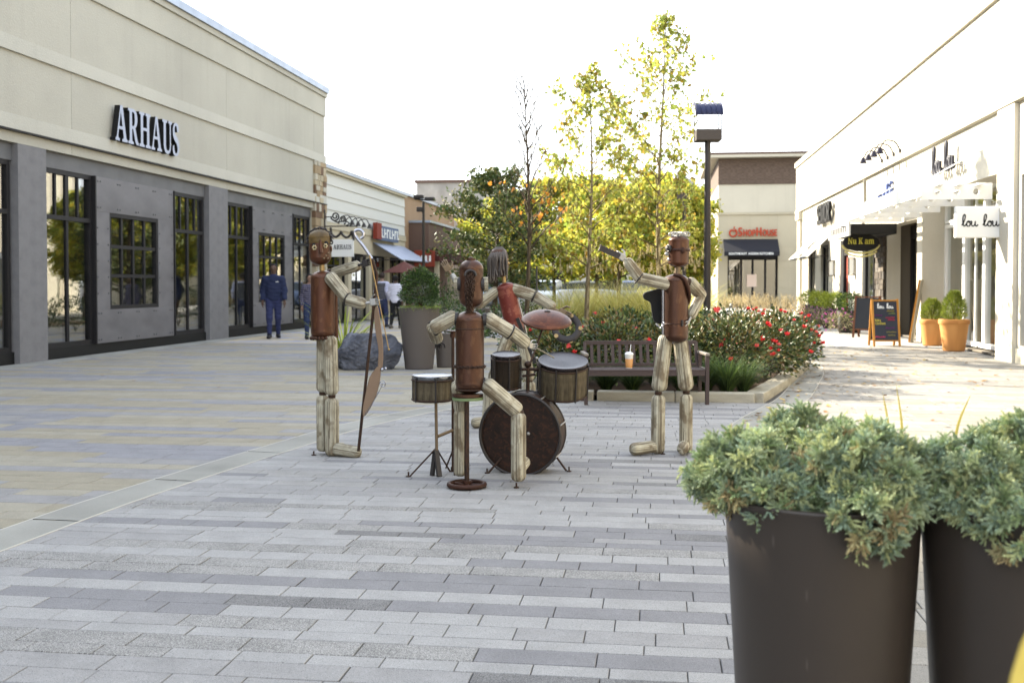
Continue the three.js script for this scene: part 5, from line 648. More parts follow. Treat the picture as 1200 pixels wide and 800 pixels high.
{ // standing bass player
  const f = thing('bassist_sculpture', 'standing rusty tank figure with ochre forehead reaching for the upright bass', 'sculpture', [-2.582, 0, -8.331], YAW);
  limb('shin', V(-0.047, 0.02, -0.05), V(-0.047, 0.472, -0.05), 0.051, f); limb('shin', V(0.04, 0, 0.04), V(0.04, 0.458, 0.04), 0.055, f); limb('thigh', V(-0.044, 0.492, -0.05), V(-0.04, 0.944, -0.045), 0.054, f); limb('thigh', V(0.037, 0.479, 0.04), V(0.027, 0.944, 0.045), 0.058, f);
  for (const k of [V(-0.047, 0.482, -0.05), V(0.04, 0.469, 0.04)]) knee(k, f, 0.03);
  limb('foot', V(0.054, 0.061, 0.06), V(0.276, 0.034, 0.12), 0.05, f); limb('foot', V(-0.027, 0.054, -0.07), V(0.135, 0.047, -0.03), 0.045, f);
  const t = tank(V(-0.034, 0.91, 0), V(-0.034, 1.456, 0), 0.095, M.orangerust, 'torso', f, 0.55); part('scalloped_hem', Array.from({ length: 22 }, (_, i) => { const a = i / 22 * 6.283; return ball(0.013, -0.034 + Math.cos(a) * 0.094, 0.925, Math.sin(a) * 0.094, 1, 1.2, 1); }), M.rust, t);
  part('side_rail', bar(V(0.061, 0.924, -0.04), V(0.054, 1.369, -0.04), 0.02), M.orangerust, t);
  part('neck', bar(V(-0.04, 1.436, 0), V(-0.04, 1.517, 0), 0.02), M.brass, f);
  const h = tank(V(-0.051, 1.497, 0), V(-0.061, 1.773, 0), 0.082, M.orangerust, 'head', f, 0.7), hc = V(-0.054, 1.638, 0);
  tank(V(-0.055, 1.625, 0), V(-0.061, 1.779, 0), 0.0845, M.ochre, 'forehead', h, 0.68);
  part('hair_band', [chain(Array.from({ length: 15 }, (_, i) => { const a = -0.2 + i / 14 * 3.5; return V(hc.x - 0.004 + Math.cos(a) * 0.094, hc.y + 0.05 + Math.sin(a) * 0.1, 0.0 + Math.sin(i) * 0.005); }), 0.014, 0.006), chain(Array.from({ length: 12 }, (_, i) => { const a = Math.PI * (1 + i / 11); return V(hc.x + Math.cos(a) * 0.089, hc.y + 0.085, Math.sin(a) * 0.089); }), 0.014, 0.006)], M.iron, h);
  for (const [ex, ez, er] of [[V(-0.084, 1.638, 0), 0.076, 0.018], [V(0, 1.652, 0), 0.066, 0.016]].map(([v, z, r]) => [v, z, r])) { const e = sub('eye', h); part('socket', ball(er * 1.25, ex.x, ex.y + 0.014, ez - 0.006, 1, 1, 0.5), M.black, e); part('eye_ring', Array.from({ length: 6 }, (_, i) => { const a = i / 6 * 6.283; return ball(er * 0.45, ex.x + Math.cos(a) * er * 0.7, ex.y - 0.004 + Math.sin(a) * er * 0.8, ez + 0.006); }), M.brassPale, e); part('pupil', ball(er * 0.35, ex.x, ex.y - 0.004, ez + 0.012), M.black, e); }
  part('nose', tapered([V(-0.04, 1.692, 0.078), V(-0.034, 1.632, 0.095), V(-0.03, 1.591, 0.1)], [0.008, 0.014, 0.017], 8), M.orangerust, h); part('mouth', [V(0, 1.571, 0.062), V(0.017, 1.591, 0.045), V(0.013, 1.551, 0.045), V(-0.013, 1.551, 0.07)].map(v => ball(0.009, v.x, v.y, v.z)), M.brassDark, h); for (const s of [-1, 1]) part('ear', ball(0.02, hc.x + s * 0.084, hc.y - 0.01, -0.01, 0.5, 1.2, 1), M.rust, h);
  knee(V(0.027, 1.409, 0.06), f, 0.035); limb('upper_arm', V(0.02, 1.423, 0.07), V(0.189, 1.227, 0.15), 0.053, f, 0.05); limb('forearm', V(0.169, 1.234, 0.16), V(0.33, 1.193, 0.2), 0.047, f); part('elbow_band', ringAt(V(0.182, 1.231, 0.155), 0.05, 0.006, V(1, -0.4, 0.3)), M.iron, f); metalHand(f, V(0.357, 1.207, 0.205), V(1, 0.15, 0.1), V(0, 1, 0), M.greySteel, 1.0, 0.9);
  knee(V(0.013, 1.436, -0.07), f, 0.035); limb('upper_arm', V(0, 1.423, -0.06), V(0.081, 1.409, -0.09), 0.045, f); limb('forearm', V(0.027, 1.436, -0.08), V(0.263, 1.497, 0.06), 0.044, f); metalHand(f, V(0.283, 1.504, 0.08), V(0.9, 0.25, 0.3), V(0, 1, 0), M.iron, 1.0, 0.8);
  pinFeet([V(-0.108, 0.02, 0.02), V(0.054, -0.007, -0.1)], f);
  const i = thing('upright_bass', 'tall upright bass of a dark post and rusty paddle blades', 'instrument', [-2.582, 0, -8.331], YAW);
  part('post', bar(V(0.27, 0.061, 0.2), V(0.418, 1.423, 0.2), 0.012, 0.012), M.darkSteel, i); part('crook', tube([V(0.378, 1.544, 0.2), V(0.31, 1.645, 0.2), V(0.249, 1.726, 0.2), V(0.249, 1.756, 0.2), V(0.283, 1.767, 0.2), V(0.314, 1.74, 0.2), V(0.31, 1.713, 0.2), V(0.293, 1.699, 0.2)], 0.012, 40, 8), M.chrome, i); part('crook_joint', bar(V(0.378, 1.544, 0.2), V(0.418, 1.423, 0.2), 0.012), M.darkSteel, i);
  const bl = pts => { const g = plate(smoothOutline(pts, 44), 0.014, 0.003); return g; };
  const u = bl([V(0.418, 1.18, 0), V(0.448, 0.998, 0), V(0.462, 0.843, 0), V(0.448, 0.694, 0), V(0.432, 0.694, 0), V(0.432, 0.843, 0), V(0.408, 0.998, 0), V(0.401, 1.133, 0)].map(v => [v.x, v.y])); u.translate(0, 0, 0.215); part('upper_blade', u, M.paddle, i);
  const lo = bl([V(0.438, 0.721, 0), V(0.442, 0.654, 0), V(0.418, 0.526, 0), V(0.371, 0.411, 0), V(0.317, 0.337, 0), V(0.31, 0.371, 0), V(0.337, 0.526, 0), V(0.371, 0.647, 0)].map(v => [v.x, v.y])); lo.translate(0, 0, 0.222); part('lower_blade', lo, M.paddle, i);
  part('string_tail', [tube([V(0.324, 0.344, 0.24), V(0.405, 0.472, 0.245), V(0.465, 0.58, 0.25)], 0.003, 20, 5), ring(0.022, 0.0035, V(0.465, 0.587, 0).x, V(0.465, 0.587, 0).y, 0.25, 20), ring(0.014, 0.0035, V(0.472, 0.58, 0).x, V(0.472, 0.58, 0).y, 0.262, 20)], M.chrome, i); part('tuning_knob', [ball(0.014, V(0.458, 0.694, 0).x, V(0.458, 0.694, 0).y, 0.23), ball(0.011, V(0.485, 0.701, 0).x, V(0.485, 0.701, 0).y, 0.23)], M.chrome, i);
  const bw = thing('bow', 'thin brass rod bow held across the upright bass', 'bow', [-2.582, 0, -8.331], YAW); part('stick', bar(V(0.367, 1.571, 0.25), V(0.512, 0.85, 0.25), 0.005, 0.004), M.brass, bw); part('tip', ball(0.009, V(0.512, 0.85, 0).x, V(0.512, 0.85, 0).y, 0.25), M.brass, bw);
}
{ // seated drummer, seen from behind
  const f = thing('drummer_sculpture', 'seated rusty tank figure with a chain ponytail, its back turned, at the drums', 'sculpture', [-1.254, 0, -7.12], YAW);
  const t = tank(V(0.02, 0.623, 0), V(0.02, 1.173, 0), 0.095, M.rust, 'torso', f, 0.62); part('chain_belt', chain(Array.from({ length: 30 }, (_, i) => { const a = i / 29 * 6.25, c = V(0.02, 0.805, 0); return V(c.x + Math.cos(a) * 0.1, c.y, Math.sin(a) * 0.1); }), 0.011, 0.0045), M.darkSteel, t); part('weld_seam', ringAt(V(0.02, 1.054, 0), 0.095, 0.004, V(0, 1, 0)), M.darkSteel, t); part('base_rim', ringAt(V(0.02, 0.652, 0), 0.092, 0.006, V(0, 1, 0)), M.darkSteel, t);
  part('neck', bar(V(0.023, 1.139, 0), V(0.028, 1.241, -0.02), 0.024), M.darkSteel, f);
  const h = tank(V(0.028, 1.19, -0.02), V(0.031, 1.513, -0.02), 0.079, M.rust, 'head', f, 0.75), hc = V(0.028, 1.349, -0.02); part('crown_cap', [disc(0.032, 0.014, hc.x, hc.y + 0.163, -0.02, 20), ball(0.016, hc.x, hc.y + 0.172, -0.02, 1, 0.6, 1)], M.rust, h);
  part('ponytail', [0, 1, 2, 3, 4].map(k => chain([V(hc.x + (k - 2) * 0.011, hc.y + 0.075 - Math.abs(k - 2) * 0.008, 0.06), V(hc.x + (k - 2) * 0.013 - 0.005, hc.y - 0.02, 0.078 + (k % 2) * 0.01), V(hc.x + (k - 2) * 0.008 - 0.01, hc.y - 0.12, 0.06 + (k % 2) * 0.01), V(hc.x + (k - 2) * 0.006 - 0.008, hc.y - 0.2, 0.05)], 0.012, 0.0042)), M.darkSteel, h); part('hair_arch', (() => { const g = new THREE.TorusGeometry(0.035, 0.009, 6, 20, Math.PI); g.translate(hc.x, hc.y + 0.055, 0.066); return g; })(), M.iron, h);
  for (const s of [-1, 1]) { const e = disc(0.042, 0.03, 0, 0, 0, 24); e.rotateZ(Math.PI / 2); e.scale(1, 1.15, 1); e.translate(hc.x + s * 0.098, hc.y + 0.0, -0.02); part('ear', e, M.limb, h); const q = disc(0.046, 0.022, 0, 0, 0, 24); q.rotateZ(Math.PI / 2); q.translate(hc.x + s * 0.079, hc.y, -0.02); part('ear_cup', q, M.iron, h); } part('face', [ball(0.018, hc.x, hc.y - 0.01, -0.1), ball(0.014, hc.x - 0.03, hc.y + 0.02, -0.09), ball(0.014, hc.x + 0.03, hc.y + 0.02, -0.09)], M.darkSteel, h);
  for (const s of [V(-0.068, 1.122, 0), V(0.119, 1.116, 0)]) part('shoulder_plate', (() => { const g = disc(0.042, 0.024, 0, 0, 0, 24); g.rotateZ(Math.PI / 2); g.translate(s.x, s.y, 0); return g; })(), M.iron, f);
  limb('upper_arm', V(-0.062, 1.145, 0), V(-0.238, 1.048, -0.02), 0.05, f); limb('forearm', V(-0.227, 1.077, 0), V(-0.21, 0.969, -0.2), 0.045, f); part('elbow_band', ringAt(V(-0.224, 1.054, -0.02), 0.047, 0.006, V(-0.6, -0.4, 0.6)), M.iron, f); metalHand(f, V(-0.21, 0.958, -0.22), V(0.05, -0.4, -1), V(1, 0, 0), M.iron, 0.9, 0.8);
  limb('upper_arm', V(0.119, 1.133, 0), V(0.312, 1.014, -0.05), 0.05, f); limb('forearm', V(0.283, 1.043, -0.04), V(0.402, 0.941, -0.16), 0.047, f); part('elbow_band', ringAt(V(0.289, 1.031, -0.045), 0.05, 0.006, V(1, -0.6, -0.3)), M.iron, f); metalHand(f, V(0.414, 0.935, -0.18), V(0.6, -0.2, -0.8), V(0, 1, 0), M.greySteel, 0.75, 0.9); part('drum_stick', bar(V(0.368, 0.969, -0.2), V(0.595, 0.833, -0.42), 0.006, 0.005), M.limb, f);
  limb('thigh', V(0.113, 0.703, 0.02), V(0.351, 0.493, -0.02), 0.055, f); limb('shin', V(0.343, 0.04, 0), V(0.343, 0.499, 0), 0.05, f, 0.051); limb('foot', V(0.351, 0.125, 0), V(0.391, 0.142, -0.2), 0.04, f); knee(V(0.346, 0.493, -0.01), f, 0.035); part('hip_plate', (() => { const g = disc(0.036, 0.03, 0, 0, 0, 20); const c = V(0.108, 0.697, 0); g.rotateZ(Math.PI / 2); g.translate(c.x, c.y, 0); return g; })(), M.iron, f);
  limb('thigh', V(-0.062, 0.703, 0), V(-0.045, 0.493, -0.12), 0.046, f); limb('shin', V(-0.048, 0.057, -0.1), V(-0.048, 0.504, -0.1), 0.044, f); limb('foot', V(-0.051, 0.102, -0.1), V(-0.04, 0.108, -0.28), 0.04, f);
  pinFeet([V(0.329, 0.023, 0.02)], f);
  const s = thing('stool', 'round rusty stool with green rim, single post and flywheel base under the drummer', 'stool', [-1.254, 0, -7.12], YAW); part('seat', disc(0.102, 0.02, V(0.006, 0.612, 0).x, V(0.006, 0.615, 0).y, 0, 36), M.rust, s); part('seat_rim', disc(0.103, 0.018, V(0.006, 0.589, 0).x, V(0.006, 0.592, 0).y, 0, 36), M.green, s); part('post', bar(V(0, 0.011, 0), V(0, 0.584, 0), 0.017), M.darkSteel, s);
  const w = sub('flywheel', s); { const g = new THREE.TorusGeometry(0.118, 0.017, 8, 40); g.rotateX(Math.PI / 2); g.translate(0, 0.02, 0); part('rim', g, M.rustDark, w); } part('hub', disc(0.03, 0.045, 0, 0.025, 0, 20), M.rustDark, w); for (let k = 0; k < 5; k++) part('spoke', bar(V(0, 0.018, 0), V(Math.cos(k * 1.257) * 0.115, 0.018, Math.sin(k * 1.257) * 0.115), 0.009), M.rustDark, w); part('web', disc(0.112, 0.006, 0, 0.008, 0, 36), M.rustDark, w);
}
function drum(p, r, h, y, x, z, tiltX, tiltZ, body, top, rods) { const g = sub('drum', p); g.position.set(x, y, z); g.rotation.set(tiltX, 0, tiltZ); for (let k = 0; k < 16; k++) { const a = k / 16 * 6.283, w = 2 * r * Math.tan(Math.PI / 16) - 0.002, q = cbx(w, h, 0.016, 0, h / 2, r - 0.008); q.rotateY(a); part('stave', q, body, g); } const inner = disc(r - 0.012, h - 0.02, 0, h / 2, 0, 32); part('core', inner, M.black, g); const tp = lathe([[0.001, 0.006], [r * 0.6, 0.004], [r * 0.96, 0.008], [r * 1.01, 0.014], [r * 1.03, 0.008], [r * 1.03, -0.012], [r * 0.99, -0.014]], 48); tp.translate(0, h, 0); part('drum_head', tp, top, g); for (const yy of [0.012, h - 0.02]) part('hoop', ringAt(V(0, yy, 0), r + 0.008, 0.006, V(0, 1, 0)), M.darkSteel, g); part('tension_rod', Array.from({ length: rods }, (_, k) => { const a = k / rods * 6.283 + 0.3; return bar(V(Math.cos(a) * (r + 0.012), 0, Math.sin(a) * (r + 0.012)), V(Math.cos(a) * (r + 0.012), h, Math.sin(a) * (r + 0.012)), 0.006); }), M.iron, g); return g; }
{ const s = thing('snare_drum', 'shallow wooden snare drum with metal top on a tripod stand left of the drummer', 'drum', [-1.579, 0, -7.568], YAW);
  drum(s, 0.138, 0.17, V(0, 0.526, 0).y, 0, 0, 0.03, 0, M.stave, M.zincTop, 6); part('pole', bar(V(0.03, 0.048, 0), V(0.024, 0.52, 0), 0.011), M.brassDark, s);
  for (const [a, b] of [[V(0.018, 0.181, 0), V(-0.151, 0, 0.08)], [V(0.03, 0.181, 0), V(0.115, 0.03, -0.12)], [V(0.018, 0.169, 0), V(-0.024, 0.018, -0.16)]]) part('leg', bar(a, V(b.x, 0.006, b.z), 0.006), M.darkSteel, s); part('foot_wedge', [beam(V(0.024, 0.175, 0), V(V(0.054, 0, 0).x, 0.002, 0.09), 0.035, 0.02), beam(V(0.018, 0.169, 0), V(V(0, 0, 0).x, 0.002, 0.05), 0.03, 0.02)], M.iron, s); pinFeet([V(V(-0.163, 3.363, 0).x, 0, 0.085), V(V(0.127, 3.363, 0).x, 0, -0.125)], s);
  const h = thing('hihat_stand', 'thin dark cymbal stand with a small flat plate beside the snare drum', 'cymbal stand', [-1.579, 0, -7.568], YAW); part('pole', bar(V(V(0.139, 3.363, 0).x, 0, -0.12), V(0.139, 1.004, -0.12), 0.012), M.darkSteel, h); part('plate', [disc(0.055, 0.008, V(0.139, 1.016, 0).x, V(0.139, 1.013, 0).y, -0.12), disc(0.02, 0.04, V(0.139, 1.016, 0).x, V(0.139, 0.986, 0).y, -0.12)], M.rust, h); part('strut', bar(V(0.036, 0.272, 0), V(0.139, 0.302, -0.12), 0.012), M.brassDark, h); part('base', [bar(V(V(0.139, 3.363, 0).x, 0.16, -0.12), V(V(0.079, 3.363, 0).x, 0.006, -0.25), 0.006), bar(V(V(0.139, 3.363, 0).x, 0.16, -0.12), V(V(0.23, 3.363, 0).x, 0.006, -0.22), 0.006), bar(V(V(0.139, 3.363, 0).x, 0.16, -0.12), V(V(0.157, 3.363, 0).x, 0.006, 0.04), 0.006)], M.darkSteel, h);
}
{ const k = thing('bass_drum', 'big dark round bass drum standing on edge with spurs and a tom post', 'drum', [-0.932, 0, -7.761], YAW), c = V(-0.025, 0.276, 0), R = 0.292, g = sub('drum', k); g.position.set(c.x, c.y, -0.05); g.rotation.y = -0.2;
  const sh = lathe([[R - 0.02, -0.115], [R, -0.115], [R, 0.115], [R - 0.02, 0.115]], 72); sh.rotateX(Math.PI / 2); part('shell', sh, M.darkSteel, g); for (const z of [-0.1, 0.1]) { const hd = disc(R - 0.012, 0.008, 0, 0, 0, 64); hd.rotateX(Math.PI / 2); hd.translate(0, 0, z); part('drum_head', hd, M.drumFace, g); } for (const z of [-0.118, 0.118]) { const h = new THREE.TorusGeometry(R - 0.002, 0.011, 8, 72); h.translate(0, 0, z); part('hoop', h, M.iron, g); }
  part('tension_rod', Array.from({ length: 8 }, (_, i) => { const a = i / 8 * 6.283 + 0.25; return bar(V(Math.cos(a) * (R + 0.01), Math.sin(a) * (R + 0.01), -0.11), V(Math.cos(a) * (R + 0.01), Math.sin(a) * (R + 0.01), 0.11), 0.005); }), M.greySteel, g); part('center_bolt', ball(0.012, 0.06, 0.01, 0.106), M.greySteel, g);
  for (const [a, b] of [[V(-0.178, 0.11, 0.02), V(-0.27, 0, 0.05)], [V(0.202, 0.123, -0.05), V(0.288, 0, -0.02)]]) part('spur', bar(a, V(b.x, 0.006, b.z), 0.008), M.darkSteel, k); pinFeet([V(V(-0.282, 3.39, 0).x, 0, 0.05), V(V(0.307, 3.39, 0).x, 0, -0.02)], k);
  part('tom_post', [bar(V(V(0.012, 3.39, 0).x, 0.57, -0.12), V(0.012, 0.766, -0.12), 0.014), bar(V(-0.067, 0.73, -0.12), V(0.104, 0.73, -0.12), 0.012), bar(V(-0.031, 0.68, -0.12), V(0.067, 0.693, -0.12), 0.01), ball(0.026, V(0.012, 0.766, 0).x, V(0.012, 0.766, 0).y, -0.12)], M.darkSteel, k);
  const t1 = thing('tom_drum', 'small dark stave tom drum mounted above the bass drum', 'drum', [-0.932, 0, -7.761], YAW); drum(t1, 0.1, 0.24, V(-0.147, 0.595, 0).y, V(-0.147, 3.39, 0).x, -0.12, 0.16, 0.0, M.staveDark, M.skinTop, 6); part('mount', bar(V(-0.098, 0.73, -0.12), V(-0.055, 0.73, -0.12), 0.014), M.darkSteel, t1);
  const t2 = thing('tom_drum', 'large pale stave tom drum with tilted shiny top above the bass drum', 'drum', [-0.932, 0, -7.761], YAW); drum(t2, 0.178, 0.25, V(0.264, 0.527, 0).y + 0.015, V(0.264, 3.39, 0).x, -0.2, 0.28, -0.02, M.stave, M.skinTop, 8); part('mount', bar(V(0.055, 0.73, -0.12), V(0.141, 0.717, -0.15), 0.014), M.darkSteel, t2);
  const cy = thing('cymbal', 'tilted copper cymbal dish on a slanted rod above the large tom', 'cymbal', [-0.932, 0, -7.761], YAW), cc = V(0.153, 1.085, 0); const dg = lathe([[0.001, 0.05], [0.04, 0.0485], [0.09, 0.041], [0.13, 0.03], [0.165, 0.014], [0.184, 0], [0.19, -0.009], [0.186, -0.014], [0.15, -0.024], [0.08, -0.034], [0.001, -0.038]], 56); dg.scale(1, 1.25, 1); dg.rotateX(0.3); dg.rotateZ(-0.05); dg.translate(cc.x, cc.y, -0.3); part('dish', dg, M.copper, cy); part('rod', bar(V(0.135, 1.048, -0.3), V(0.018, 0.742, -0.13), 0.008), M.darkSteel, cy); part('wing_nut', ball(0.016, cc.x + 0.005, cc.y + 0.06, -0.29, 1.6, 0.7, 1), M.iron, cy);
}
{ // figure with dreadlocks behind the drums
  const f = thing('dreadlocked_sculpture', 'red tank figure with metal dreadlocks, arms spread, behind the drums', 'sculpture', [-1.444, 0, -10.202], YAW);
  const t = tank(V(0.121, 0.872, 0), V(0.008, 1.364, 0), 0.088, M.redrust, 'torso', f, 0.6); part('back_rail', bar(V(0.218, 0.888, -0.02), V(0.105, 1.332, -0.02), 0.008), M.chrome, t); part('neck', bar(V(0.008, 1.332, 0), V(0, 1.437, 0), 0.02), M.brass, f);
  const hc = V(-0.04, 1.55, 0), h = tank(V(-0.032, 1.413, 0), V(-0.048, 1.695, 0), 0.078, M.rust, 'head', f, 0.75); const locks = []; for (let i = 0; i < 120; i++) { const a = i * 2.399, q = i / 120, r1 = 0.055 + 0.05 * q; if (Math.cos(a) > 0.8 && q > 0.4) continue; const p0 = V(hc.x + Math.cos(a) * r1 * 0.45, hc.y + 0.15 - 0.02 * q, Math.sin(a) * r1 * 0.45), p1 = V(hc.x + Math.cos(a) * r1 * 1.02, hc.y + 0.1 - 0.06 * q, Math.sin(a) * r1 * 1.02), L = rr(0.12, 0.2) + (Math.cos(a) < -0.3 ? 0.05 : 0); locks.push(tube([p0, p1, V(p1.x + rr(-0.01, 0.01), p1.y - L * 0.5, p1.z + rr(-0.01, 0.01)), V(p1.x + rr(-0.016, 0.016), p1.y - L, p1.z + rr(-0.016, 0.016))], 0.008, 12, 5)); } part('dreadlocks', locks, M.hairSteel, h); part('face', [ball(0.02, hc.x + 0.08, hc.y - 0.005, 0.01), ball(0.012, hc.x + 0.076, hc.y + 0.03, 0.025)], M.brass, h);
  knee(V(0.089, 1.284, 0), f, 0.035); limb('upper_arm', V(0.057, 1.308, 0), V(0.307, 1.235, 0.02), 0.062, f, 0.055); limb('forearm', V(0.274, 1.251, 0.02), V(0.484, 1.122, 0.06), 0.055, f, 0.048); part('elbow_band', ringAt(V(0.291, 1.235, 0.02), 0.058, 0.008, V(1, -0.5, 0.1)), M.iron, f); part('elbow_rod', bar(V(0.315, 1.195, 0.03), V(0.315, 1.518, -0.02), 0.008), M.iron, f); metalHand(f, V(0.509, 1.098, 0.07), V(0.9, -0.45, 0.1), V(0.4, 0.8, 0), M.brassDark, 1.5, 0.7);
  knee(V(-0.057, 1.275, 0), f, 0.035); limb('upper_arm', V(-0.048, 1.3, 0), V(-0.266, 1.138, 0), 0.05, f); limb('forearm', V(-0.274, 1.114, -0.02), V(-0.452, 1.372, -0.08), 0.045, f); part('raised_wrist', bar(V(-0.436, 1.348, -0.08), V(-0.492, 1.445, -0.09), 0.03, 0.024), M.greySteel, f); metalHand(f, V(-0.517, 1.469, -0.09), V(-0.5, 0.85, 0), V(0.8, 0.5, 0), M.brassDark, 1.3, 0.5);
  limb('thigh', V(0.065, 0.904, 0.02), V(-0.105, 0.436, 0.05), 0.062, f, 0.056); limb('shin', V(-0.153, 0.008, 0.05), V(-0.129, 0.436, 0.05), 0.055, f); limb('foot', V(-0.129, 0.065, 0.06), V(-0.299, 0.048, 0.12), 0.05, f); limb('thigh', V(0.161, 0.888, 0), V(0.242, 0.436, 0.04), 0.062, f, 0.056); limb('shin', V(0.25, 0, 0.03), V(0.246, 0.436, 0.03), 0.055, f); limb('foot', V(0.258, 0.057, 0.03), V(0.404, 0.048, 0.1), 0.05, f); for (const k of [V(-0.121, 0.436, 0.05), V(0.246, 0.436, 0.035)]) knee(k, f, 0.032);
  const d = thing('tambourine', 'black round tambourine in the hand of the red tank figure', 'instrument', [-1.444, 0, -10.202], YAW), tc = V(0.597, 0.936, 0.05); const g = lathe([[0.085, -0.03], [0.14, -0.03], [0.145, 0], [0.14, 0.03], [0.085, 0.03], [0.08, 0]], 40); g.rotateX(Math.PI / 2 - 0.35); g.rotateZ(0.3); g.translate(tc.x, tc.y, tc.z - 0.02); part('frame', g, M.iron, d); part('jingle', [0, 1, 2, 3, 4].map(i => { const q = disc(0.02, 0.012, 0, 0, 0, 14); q.rotateX(Math.PI / 2 - 0.35); q.translate(tc.x + Math.cos(i * 1.25) * 0.125, tc.y + Math.sin(i * 1.25) * 0.125, tc.z + 0.03); return q; }), M.brass, d);
  const gt = thing('guitar_neck', 'dark slanted metal bar hanging at the hip of the red figure', 'instrument', [-1.444, 0, -10.202], YAW); part('bar', beam(V(0.129, 1.033, 0.12), V(0.299, 0.614, 0.16), 0.035, 0.015), M.iron, gt); part('peg', [ball(0.014, V(0.291, 0.662, 0).x + 0.02, V(0.291, 0.662, 0).y, 0.16), ball(0.014, V(0.258, 0.71, 0).x + 0.02, V(0.258, 0.71, 0).y, 0.16)], M.greySteel, gt);
}
{ // standing figure with raised arm
  const f = thing('guitarist_sculpture', 'standing rusty tank figure with raised arm and goggles in front of the bench', 'sculpture', [0.112, 0, -8.779], YAW);
  limb('shin', V(-0.112, 0, 0.02), V(-0.109, 0.47, 0.02), 0.055, f); limb('thigh', V(-0.106, 0.497, 0.02), V(-0.048, 0.947, 0), 0.064, f, 0.056); limb('shin', V(0.123, 0, -0.05), V(0.123, 0.47, -0.05), 0.053, f); limb('thigh', V(0.126, 0.497, -0.05), V(0.068, 0.933, -0.02), 0.063, f, 0.056); knee(V(-0.109, 0.484, 0.02), f, 0.03); knee(V(0.125, 0.484, -0.05), f, 0.03);
  limb('foot', V(-0.129, 0.061, 0.03), V(-0.341, 0.048, 0.12), 0.05, f); limb('foot', V(0.109, 0.061, -0.03), V(0.061, 0.054, 0.15), 0.045, f);
  const t = tank(V(0.031, 0.879, 0), V(0.031, 1.43, 0), 0.099, M.rust, 'torso', f, 0.5); part('belt', ringAt(V(0.031, 1.035, 0), 0.099, 0.005, V(0, 1, 0)), M.rustDark, t); part('buckle', rbx(0.018, 0.05, 0.012, 0.004, V(0.068, 1.042, 0).x, V(0.068, 1.042, 0).y, 0.1), M.iron, t); part('side_rail', bar(V(-0.072, 0.933, 0.01), V(-0.072, 1.328, 0.01), 0.011), M.chrome, t); part('waist_chain', chain([V(-0.068, 1.049, 0.06), V(-0.102, 1.008, 0.09), V(-0.136, 1.035, 0.1)], 0.01, 0.004), M.chrome, t);
  part('shoulder_strap', (() => { const c = [V(0.007, 1.423, 0.06), V(0.068, 1.403, 0.095), V(0.109, 1.335, 0.085), V(0.129, 1.253, 0.05), V(0.129, 1.192, -0.02)], g = tube(c, 0.016, 30, 8); return g; })(), M.rustDark, t);
  part('neck', bar(V(0.041, 1.41, 0), V(0.048, 1.505, 0), 0.024), M.brassDark, f); const h = tank(V(0.051, 1.485, 0), V(0.054, 1.733, 0), 0.08, M.orangerust, 'head', f, 0.42), hc = V(0.054, 1.614, 0); part('visor', ringAt(V(hc.x, hc.y + 0.005, 0), 0.0805, 0.012, V(0, 1, 0)), M.rustDark, h); part('hair', Array.from({ length: 22 }, (_, i) => { const a = i * 2.4, r = 0.07 * Math.sqrt((i + 1) / 22); const g = new THREE.TorusGeometry(0.017, 0.0045, 5, 10); g.rotateY(a); g.translate(hc.x + Math.cos(a) * r, hc.y + 0.13, Math.sin(a) * r); return g; }), M.greySteel, h);
  part('goggles', [ringAt(V(hc.x - 0.086, hc.y + 0.018, 0.035), 0.024, 0.009, V(-1, 0, 0.5)), ringAt(V(hc.x - 0.086, hc.y + 0.018, -0.03), 0.024, 0.009, V(-1, 0, -0.5)), ball(0.016, hc.x - 0.09, hc.y + 0.018, 0.035), ball(0.016, hc.x - 0.09, hc.y + 0.018, -0.03)], M.iron, h); part('nose', ball(0.018, hc.x - 0.09, hc.y - 0.025, 0, 1.3, 0.9, 0.8), M.greySteel, h); part('mouth', chain([V(hc.x - 0.078, hc.y - 0.07, 0.03), V(hc.x - 0.086, hc.y - 0.068, 0), V(hc.x - 0.078, hc.y - 0.07, -0.03)], 0.01, 0.004), M.chrome, h); part('ear', ball(0.02, hc.x + 0.02, hc.y, 0.083, 1, 1.3, 0.5), M.rustDark, h);
  knee(V(-0.034, 1.348, 0.02), f, 0.038); limb('upper_arm', V(-0.014, 1.342, 0.03), V(-0.293, 1.403, 0.06), 0.051, f, 0.047); limb('forearm', V(-0.252, 1.376, 0.06), V(-0.375, 1.546, 0.08), 0.047, f, 0.042); part('elbow_band', ringAt(V(-0.272, 1.396, 0.06), 0.049, 0.006, V(-1, 0.8, 0)), M.iron, f); metalHand(f, V(-0.381, 1.546, 0.085), V(-0.85, 0.5, 0.1), V(0.5, 0.85, 0), M.greySteel, 1.0, 0.8);
  const st = thing('baton', 'black ridged stick gripped in the raised hand of the goggled figure', 'baton', [0.112, 0, -8.779], YAW); part('stick', beam(V(-0.429, 1.566, 0.1), V(-0.586, 1.635, 0.11), 0.042, 0.03), M.iron, st); part('ridge', Array.from({ length: 7 }, (_, i) => { const p = V(-0.429, 1.566, 0.1).lerp(V(-0.586, 1.635, 0.11), (i + 0.5) / 7); return ball(0.012, p.x, p.y + 0.018, p.z); }), M.darkSteel, st);
  knee(V(0.129, 1.362, -0.01), f, 0.038); limb('upper_arm', V(0.129, 1.383, -0.01), V(0.266, 1.24, -0.1), 0.05, f); limb('forearm', V(0.252, 1.267, -0.1), V(0.143, 1.083, 0.02), 0.044, f, 0.038); metalHand(f, V(0.136, 1.069, 0.03), V(-0.5, -0.8, 0.3), V(0, 0, 1), M.greySteel, 0.9, 0.7);
